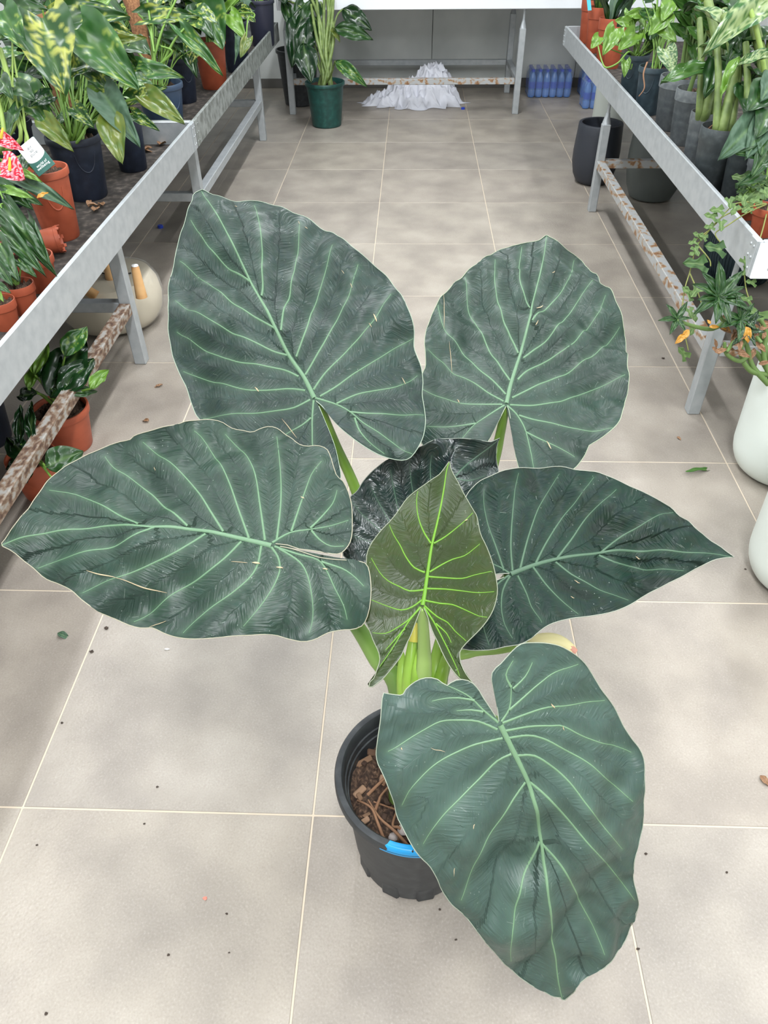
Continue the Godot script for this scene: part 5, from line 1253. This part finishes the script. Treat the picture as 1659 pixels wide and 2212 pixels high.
	for h in [[1575, 430, 1.0, 0], [1560, 455, 1.2, 0], [1545, 470, 1.1, 0], [1590, 445, 1.0, 0], [1605, 425, 1.0, 0], [1558, 478, 1.0, 0], [1540, 490, 0.9, 0], [1515, 512, 0.9, 0], [1503, 522, 0.8, 0], [1500, 535, 0.9, 0], [1525, 515, 0.8, 0], [1560, 540, 1.8, 1], [1520, 572, 2.0, 1], [1650, 525, 1.8, 1], [1508, 622, 1.2, 0], [1496, 640, 1.3, 0], [1488, 668, 0.9, 0], [1498, 675, 0.9, 0], [1606, 560, 1.0, 0], [1613, 580, 0.8, 0], [1630, 612, 0.9, 0], [1620, 650, 1.0, 0], [1650, 690, 1.8, 0], [1655, 740, 1.6, 0], [1482, 772, 1.2, 0], [1497, 705, 0.9, 0], [1505, 545, 0.8, 0], [1640, 432, 1.0, 0], [1650, 410, 1.0, 0], [1620, 448, 1.0, 0]]:
		var b := at(h[0], h[1], te - 0.05)
		var an := rng.randf_range(2.2, 5.2)
		leaf(iv, "ivy", "ivy_dark" if h[3] else "ivy", b, b + (cam_basis * Vector3(cos(an), sin(an), 0.25)).normalized() * 0.032 * h[2], cam_basis.z + Vector3(0, 0.3, 0), 1.1)

# ------------------------------------------------------------------ under the left bench
func build_under_left():
	# upturned pouf wrapped in plastic
	var o := thing("upturned_pouf", "beige round pouf turned upside down with pale wooden legs, wrapped in clear plastic", "pouf", Vector3(-1.245, 0, -2.87))
	var body := [Vector2(0, 0.0), Vector2(0.13, 0.0), Vector2(0.175, 0.02), Vector2(0.2, 0.06), Vector2(0.208, 0.11), Vector2(0.2, 0.165), Vector2(0.18, 0.2), Vector2(0.15, 0.212), Vector2(0, 0.214)]
	part("cushion", lathe(body, 48, 0.012), mat("pouf_cloth", c8(196, 186, 164), 0.8), o)
	var film := mat("film", Color(0.95, 0.95, 0.93, 0.12), 0.12); film.transparency = BaseMaterial3D.TRANSPARENCY_ALPHA
	var fb := []
	for q in body: fb.append(Vector2(q.x + 0.006 if q.x > 0 else 0.0, q.y + (0.004 if q.y > 0.1 else 0.001)))
	part("plastic_wrap", lathe(fb, 40, 0.02), film, o)
	for g in [[306, 642, 0.0], [241, 606, 0.0], [208, 640, 0.9]]:
		var foot := on(g[0], g[1], 0.205) - o.position
		var lean := Basis.from_euler(Vector3(-0.05, 0, g[2]))
		part("leg", lathe([Vector2(0, 0), Vector2(0.022, 0.0), Vector2(0.0215, 0.004), Vector2(0.015, 0.115), Vector2(0.013, 0.12), Vector2(0, 0.121)], 18), mat("beech", Color.WHITE, 0.5, 0.0, {"tex": noise_tex("beech", 95, 0.02, [[0.0, c8(176, 128, 78)], [0.5, c8(206, 160, 106)], [1.0, c8(222, 182, 130)]], 3, 128), "scale": 4.0}), o, Transform3D(lean, foot))
		part("leg_foot", lathe([Vector2(0, 0), Vector2(0.013, 0), Vector2(0.012, 0.004), Vector2(0, 0.005)], 14), mat("white_felt", c8(230, 230, 228), 0.8), o, Transform3D(lean, foot + lean * Vector3(0, 0.121, 0)))
	part("cord", tube(catmull([Vector3(0.0, 0.219, 0.02), Vector3(0.06, 0.22, 0.05), Vector3(0.12, 0.219, 0.02)], 6), 0.003, 0.003, 6), mat("dark_cord", c8(50, 46, 42), 0.7), o)
	# two fig plants and a snake plant in the shade below
	var figs := [[145, 880, 0.09, 0.15, "fiddle leaf fig in a terracotta pot under the rusty rail"], [122, 985, 0.075, 0.14, "low broad-leaved plant in a terracotta pot in front of the fiddle leaf fig"]]
	for q in figs:
		var p := on(q[0], q[1], q[3])
		p = Vector3(minf(p.x, -1.12), 0, p.z)
		var f := thing("potted_fig", q[4], "plant", p)
		f.set_meta("pot_height", q[3])
		add_pot(f, q[2], q[3], "nursery", terracotta())
		var t := depth(p + Vector3(0, 0.25, 0))
		var hero := [["deep", 110, 860, 175, 720, 0.9], ["deep", 130, 850, 200, 770, 0.9], ["pothos_plain", 140, 770, 185, 700, 0.9], ["lime", 75, 810, 100, 730, 0.7], ["deep", 80, 850, 30, 855, 0.8], ["dark", 150, 850, 210, 840, 0.7], ["lime", 195, 840, 232, 790, 0.7], ["deep", 100, 830, 120, 745, 0.9], ["lime", 60, 840, 85, 775, 0.6], ["deep", 110, 840, 150, 862, 0.7]] if q[0] == 145 else [["deep", 60, 990, 10, 940, 0.9], ["deep", 70, 1000, 30, 1050, 0.9], ["dark", 100, 1010, 176, 968, 1.2], ["deep", 60, 1010, 0, 1010, 0.9], ["dark", 110, 1030, 130, 1090, 1.0], ["deep", 45, 960, 40, 870, 0.4], ["deep", 70, 960, 62, 860, 0.35]]
		for h in hero:
			leaf_px(f, "oval", h[0], Vector3(h[1], h[2], t - 0.05), Vector3(h[3], h[4], t - 0.02), h[5] * 1.25, Vector3(0.1, 0.7, 0.6))
			stem(f, [p + Vector3(0, q[3] * 0.9, 0), p.lerp(at(h[1], h[2], t - 0.05), 0.6) + Vector3(0, 0.07, 0), at(h[1], h[2], t - 0.05)], 0.005, 0.003, stalk())
	var bkt := thing("storage_pot", "empty navy pot standing under the bench behind the fiddle leaf fig", "pot", Vector3(-1.42, 0, -2.0))
	add_pot(bkt, 0.11, 0.24, "nursery", navy(), false)

# ------------------------------------------------------------------ under the right bench
func build_under_right():
	var ink := mat("ink_planter", c8(46, 50, 58), 0.5)
	var o := thing("tapered_planter", "empty dark blue-grey tapered planter standing outside the bench leg", "planter", Vector3(1.075, 0, -4.69))
	add_pot(o, 0.125, 0.325, "egg", ink, false)
	o = thing("large_planter", "large charcoal barrel planter behind the bench leg", "planter", Vector3(1.355, 0, -4.42))
	add_pot(o, 0.15, 0.45, "egg", mat("barrel_planter", c8(86, 92, 90), 0.6), false)
	o = thing("tall_planter", "white cylinder planter standing under the far end of the right bench", "planter", Vector3(1.32, 0, -5.6))
	add_pot(o, 0.105, 0.4, "round", white_glaze(), false)
	# ribbed planter
	o = thing("ribbed_planter", "dark teal planter with fine upright ribs under the ivy", "planter", Vector3(1.5, 0, -3.35))
	add_pot(o, 0.16, 0.34, "egg", mat("teal_planter", c8(44, 62, 68), 0.5), false)
	for k in 72:
		var a := TAU * k / 72.0
		var pts := PackedVector3Array()
		for q in [[0.8, 0.02], [0.955, 0.16], [1.06, 0.36], [1.07, 0.55], [1.02, 0.85], [1.0, 0.97]]: pts.append(Vector3(cos(a) * 0.16 * q[0], 0.34 * q[1], sin(a) * 0.16 * q[0]))
		part("rib", tube(pts, 0.0032, 0.0032, 4), mat("teal_planter", c8(44, 62, 68), 0.5), o)
	o = thing("grey_pot", "charcoal pot in the shade between the ribbed and the white planters", "pot", Vector3(1.62, 0, -2.55))
	add_pot(o, 0.15, 0.3, "nursery", char_plastic(), false)
	# white planters at the frame's edge
	var w := thing("tall_planter", "white glazed planter holding a withered leggy plant", "planter", Vector3(1.165, 0, -1.9))
	add_pot(w, 0.155, 0.42, "round", white_glaze(), true, 0.38)
	var pl := thing("withered_plant", "leggy plant with whorls of lance leaves and brown dead leaves, in the white planter", "plant", Vector3(1.165, 0.38, -1.9))
	var t := depth(Vector3(1.1, 0.45, -1.97))
	var gs := mat("curly_stem", c8(92, 118, 60), 0.6)
	for s in [[[1659, 800], [1630, 760], [1600, 780], [1570, 765], [1565, 740]], [[1670, 800], [1640, 720], [1600, 700], [1560, 690], [1552, 650]], [[1660, 810], [1620, 800], [1600, 760], [1620, 720], [1645, 740]], [[1670, 790], [1600, 690], [1540, 710], [1500, 705], [1462, 692]], [[1660, 830], [1625, 790], [1612, 745], [1590, 735], [1570, 760]], [[1665, 820], [1650, 770], [1655, 720], [1640, 690], [1622, 700]]]:
		var pts := []
		for k in s.size(): pts.append(at(s[k][0], s[k][1], t - 0.05 - 0.02 * k))
		stem(pl, pts, 0.008, 0.0045, gs, "stem", 8)
	for q in [[1552, 640, 11, 0.075, "dark"], [1462, 690, 6, 0.045, "dark"], [1600, 690, 7, 0.06, "dark"], [1612, 715, 5, 0.05, "deep"]]:
		for k in q[2]:
			var a: float = TAU * k / q[2] + rng.randf_range(-0.2, 0.2)
			var b := at(q[0], q[1], t - 0.13)
			var d := (cam_basis * Vector3(cos(a), sin(a) * 0.8, 0.4)).normalized()
			leaf(pl, "lance", q[4], b, b + d * q[3] * rng.randf_range(0.8, 1.2), cam_basis.z + Vector3(0, 0.5, 0), 1.1)
	for k in 30:
		var b := at(rng.randf_range(1530, 1650), rng.randf_range(690, 790), t - rng.randf_range(0.06, 0.14))
		var a := rng.randf() * TAU
		leaf(pl, "oval", "dry" if rng.randf() < 0.92 else "orange", b, b + (cam_basis * Vector3(cos(a), sin(a), 0.3)).normalized() * rng.randf_range(0.02, 0.04), cam_basis.z, 0.8, -1, "dead_leaf")
	for h in [[1478, 722, 1460, 742, "orange"], [1488, 712, 1472, 735, "orange"], [1535, 700, 1528, 690, "orange"], [1610, 705, 1618, 740, "orange"]]:
		leaf_px(pl, "oval", h[4], Vector3(h[0], h[1], t - 0.14), Vector3(h[2], h[3], t - 0.14), 1.0, Vector3(0, 0.5, 0.8), "dead_leaf")
	w = thing("tall_planter", "white glazed planter standing in front of the one with the withered plant", "planter", Vector3(1.05, 0, -1.42))
	add_pot(w, 0.15, 0.42, "round", white_glaze(), true, 0.38)
func white_glaze() -> StandardMaterial3D:
	return mat("white_glaze", c8(226, 234, 228), 0.35)

# ------------------------------------------------------------------ far end
func build_back_things():
	# bird of paradise in a green pot
	var p := Vector3(-0.63, 0, -5.97)
	var o := thing("potted_bird_of_paradise", "bird of paradise with upright stems in a dark green pot before the back bench", "plant", p)
	var gp := mat("green_plastic", c8(40, 96, 88), 0.42, 0.0, {"tex": noise_tex("scuff", 71, 0.02, [], 5, 512), "scale": 2.0})
	add_pot(o, 0.142, 0.285, "nursery", gp)
	var t := depth(p + Vector3(0, 0.4, 0))
	var sm := mat("paradise_stem", Color.WHITE, 0.45, 0.0, {"tex": noise_tex("cane", 91, 0.03, [], 4, 128), "scale": 5.0})
	for s in [[690, 60, 680, -40], [700, 70, 703, -60], [708, 60, 715, -60], [695, 60, 660, -30], [714, 70, 722, -40], [704, 90, 730, -60], [720, 90, 718, 40], [686, 90, 672, 10], [712, 50, 700, -50]]:
		stem(o, [p + Vector3(rng.randf_range(-0.05, 0.05), 0.25, rng.randf_range(-0.04, 0.04)), at(s[0], s[1], t - 0.03), at(s[2], s[3], t - 0.03)], 0.014, 0.009, sm, "stem", 8)
	for h in [["deep", 655, 95, 668, 160, 1.5, -0.12], ["dark", 722, 60, 800, 75, 0.9, -0.1], ["pothos_plain", 724, 132, 785, 173, 0.8, -0.14], ["deep", 660, 20, 628, 120, 1.2, 0.0], ["dark", 668, -10, 630, 50, 1.0, 0.0], ["dark", 612, 0, 635, 60, 0.8, 0.0], ["deep", 740, 20, 795, 50, 1.3, 0.0], ["dark", 690, 0, 650, 80, 1.2, 0.0], ["yellowing", 718, 60, 730, 80, 1.0, -0.06], ["deep", 680, 40, 640, 110, 1.3, 0.0]]:
		leaf_px(o, "paddle", h[0], Vector3(h[1], h[2], t + h[6]), Vector3(h[3], h[4], t + h[6] - 0.05), h[5] * 1.2, Vector3(0, 0.5, 0.9))
		stem(o, [p + Vector3(0, 0.26, 0), at(lerpf(h[1], 705, 0.5), h[2] + 30, t), at(h[1], h[2], t + h[6])], 0.008, 0.006, sm)
	o = thing("large_pot", "big scuffed black pot in the shade under the back bench", "pot", Vector3(-0.9, 0, -6.62))
	add_pot(o, 0.165, 0.38, "nursery", mats["black_plastic"], false)
	# heap of white sheeting
	single("plastic_sheet", sheet_mesh(), mat("sheet", c8(206, 208, 216), 0.55, 0.0, {"back": Color(0.25, 0.25, 0.27)}), "crumpled white plastic sheeting heaped under the back bench", "sheet", Transform3D(Basis(), Vector3(0.03, 0.0, -6.62)))
	# shrink-wrapped bottle packs
	var packs := [[1.1, 0.0, -6.9, 0.0, "shrink-wrapped pack of blue water bottles beside the back bench leg", 6, 4], [1.5, 0.0, -6.93, 0.0, "bottom pack of blue water bottles in the stack against the back wall", 5, 3], [1.5, 0.205, -6.93, 0.0, "top pack of blue water bottles in the stack against the back wall", 5, 3], [1.42, 0.0, -6.5, 0.0, "pack of blue water bottles standing in front of the stack", 4, 3]]
	var film := mat("pack_film", Color(0.75, 0.85, 0.98, 0.1), 0.1); film.transparency = BaseMaterial3D.TRANSPARENCY_ALPHA
	var bottle := lathe([Vector2(0, 0.002), Vector2(0.022, 0.0), Vector2(0.0275, 0.006), Vector2(0.028, 0.05), Vector2(0.026, 0.056), Vector2(0.028, 0.062), Vector2(0.028, 0.125), Vector2(0.024, 0.148), Vector2(0.013, 0.172), Vector2(0.0125, 0.18), Vector2(0, 0.181)], 16)
	var cap := lathe([Vector2(0.0, 0.0), Vector2(0.0145, 0.0), Vector2(0.0145, 0.014), Vector2(0.012, 0.017), Vector2(0, 0.017)], 14)
	var wrap := lathe([Vector2(0.0285, 0.066), Vector2(0.0285, 0.112)], 16)
	var bm := mat("blue_bottle", c8(84, 122, 184), 0.12, 0.0, {"coat": 0.6}); var cm := mat("blue_cap", c8(38, 66, 178), 0.35); var lm := mat("bottle_label", c8(56, 84, 176), 0.4)
	for q in packs:
		var k := thing("water_pack", q[4], "bottles", Vector3(q[0], q[1], q[2]))
		for i in q[5]:
			for j in q[6]:
				var bo := part("bottle", bottle, bm, k, Transform3D(Basis(), Vector3((i - (q[5] - 1) * 0.5) * 0.0575, 0.0015, (j - (q[6] - 1) * 0.5) * 0.0575)))
				part("cap", cap, cm, bo, Transform3D(Basis(), Vector3(0, 0.18, 0)))
				part("bottle_label", wrap, lm, bo)
		part("shrink_film", bevel(Vector3(q[5] * 0.0575 + 0.004, 0.2, q[6] * 0.0575 + 0.004), 0.02), film, k, Transform3D(Basis(), Vector3(0, 0.1015, 0)))
func sheet_mesh() -> ArrayMesh:
	# a closed crumpled heap: folds run down from the top
	var st := smooth_st()
	var n := 110; var m := 34
	for i in m + 1:
		var s := float(i) / m
		for j in n:
			var th := TAU * j / n
			var fold := nz.get_noise_2d(cos(th) * 2.6 + 9.0, sin(th) * 2.6) * 1.0 + 0.3 * sin(th * 11.0 + 3.0 * nz.get_noise_2d(th * 1.2, s * 2.0)) * s
			var rx := (0.44 if cos(th) < 0.0 else 0.36) * (1.0 + 0.2 * fold * s)
			var rz := 0.2 * (1.0 + 0.25 * fold * s)
			var x := cos(th) * rx * s; var z := sin(th) * rz * s
			var h := 0.0
			for g in [[0.13, -0.02, 0.2, 0.17, 0.27], [-0.08, 0.0, 0.22, 0.16, 0.16], [-0.27, 0.04, 0.17, 0.13, 0.10], [0.26, 0.05, 0.13, 0.13, 0.15], [0.02, 0.12, 0.2, 0.1, 0.1]]:
				var e := 1.0 - pow((x - g[0]) / g[2], 2.0) - pow((z - g[1]) / g[3], 2.0)
				if e > 0.0: h = maxf(h, g[4] * pow(e, 0.6))
			h += 0.03 * (1.0 - s) + 0.015
			h -= (0.06 * absf(nz.get_noise_2d(x * 7.0 + 3.0, z * 7.0)) + 0.03 * absf(nz.get_noise_2d(x * 19.0, z * 19.0 + 5.0)) + 0.03 * absf(fold) * s) * minf(1.0, h / 0.08)
			h *= 1.0 - pow(s, 12.0)
			if i == m: h = 0.002
			st.add_vertex(Vector3(x, maxf(h, 0.002), z))
	for i in m:
		for j in n:
			var b := (j + 1) % n
			for x in [i * n + j, (i + 1) * n + j, i * n + b, i * n + b, (i + 1) * n + j, (i + 1) * n + b]: st.add_index(x)
	return done(st)

# ------------------------------------------------------------------ litter on the floor
func build_litter():
	var grp := "dry bits on the floor tiles"
	for q in [[322, 913, 0.022, "dry", "curled reddish-brown dry leaf on the tile near the fig pots"], [352, 833, 0.02, "dry", "flat brown leaf scrap on the tile beside the pouf"], [126, 1370, 0.022, "dusty", "grey-green wilted leaf lying by the bench on the left tiles"], [1640, 1678, 0.018, "dry", "thin reddish-brown leaf sliver by the white planters"], [1462, 945, 0.012, "dry", "small tan leaf scrap between the bench leg and the cut grass blade"]]:
		var p := on(q[0], q[1], 0.0)
		var b := aim(Vector3(rng.randf_range(-1, 1), 0, rng.randf_range(-1, 1)), Vector3.UP)
		var low: float = 0.002 + 0.16 * q[2]
		single("fallen_leaf", blade("oval", q[3], rng.randi() % 3), leaf_mat(q[3]), q[4], "leaf", Transform3D(b * q[2] * 1.6, p + Vector3(0, low, 0)))
	var p1 := on(1480, 1026, 0.003); var p2 := on(1552, 1006, 0.003)
	var gb := blade("strap", "zz", 0)
	single("grass_blade", gb, leaf_mat("zz"), "cut green blade of grass lying on the right tiles", "leaf", Transform3D(aim(p2 - p1, Vector3.UP) * p1.distance_to(p2), p1 + Vector3(0, 0.012, 0)))
	for q in [[347, 492, "blue bottle cap lying in the shade under the left bench"], [1000, 236, "blue bottle cap beside the plastic sheeting"]]:
		single("bottle_cap", lathe([Vector2(0, 0), Vector2(0.0145, 0.0), Vector2(0.0145, 0.012), Vector2(0.0125, 0.014), Vector2(0, 0.014)], 16), mat("blue_cap", c8(38, 66, 178), 0.35), q[2], "cap", Transform3D(Basis(), on(q[0], q[1], 0.0)))
	for q in [[230, 1358, 0.012], [198, 1408, 0.011], [1432, 775, 0.012], [340, 1700, 0.006], [134, 1562, 0.006], [312, 1780, 0.005], [1395, 1845, 0.006], [1378, 2050, 0.006], [1570, 1885, 0.005], [364, 2063, 0.005], [495, 2058, 0.004], [490, 1974, 0.005], [80, 1826, 0.005], [950, 1965, 0.005], [985, 2030, 0.005], [1610, 1230, 0.006], [100, 2190, 0.006]]:
		single("dirt_crumb", crumple(q[2] * 0.6, int(q[0])), mat("dirt_crumb", c8(66, 56, 48), 0.9), "small dark crumb of dirt lying on the beige floor tiles", "dirt", Transform3D(Basis().scaled(Vector3(1, 0.5, 0.8)), on(q[0], q[1], 0.0) + Vector3(0, q[2] * 0.22, 0)), grp)
	single("petal", crumple(0.005, 3), mat("pink_petal", c8(232, 130, 112), 0.6), "tiny salmon pink petal on the tile left of the black pot", "petal", Transform3D(Basis().scaled(Vector3(1, 0.4, 0.7)), on(443, 1941, 0.0) + Vector3(0, 0.0016, 0)))
	single("paper_scrap", crumple(0.007, 8), mat("white_scrap", c8(240, 240, 238), 0.6), "tiny white paper scrap on the tile under the torn leaf", "paper", Transform3D(Basis().scaled(Vector3(1.2, 0.3, 0.5)), on(362, 1403, 0.0) + Vector3(0, 0.002, 0)))
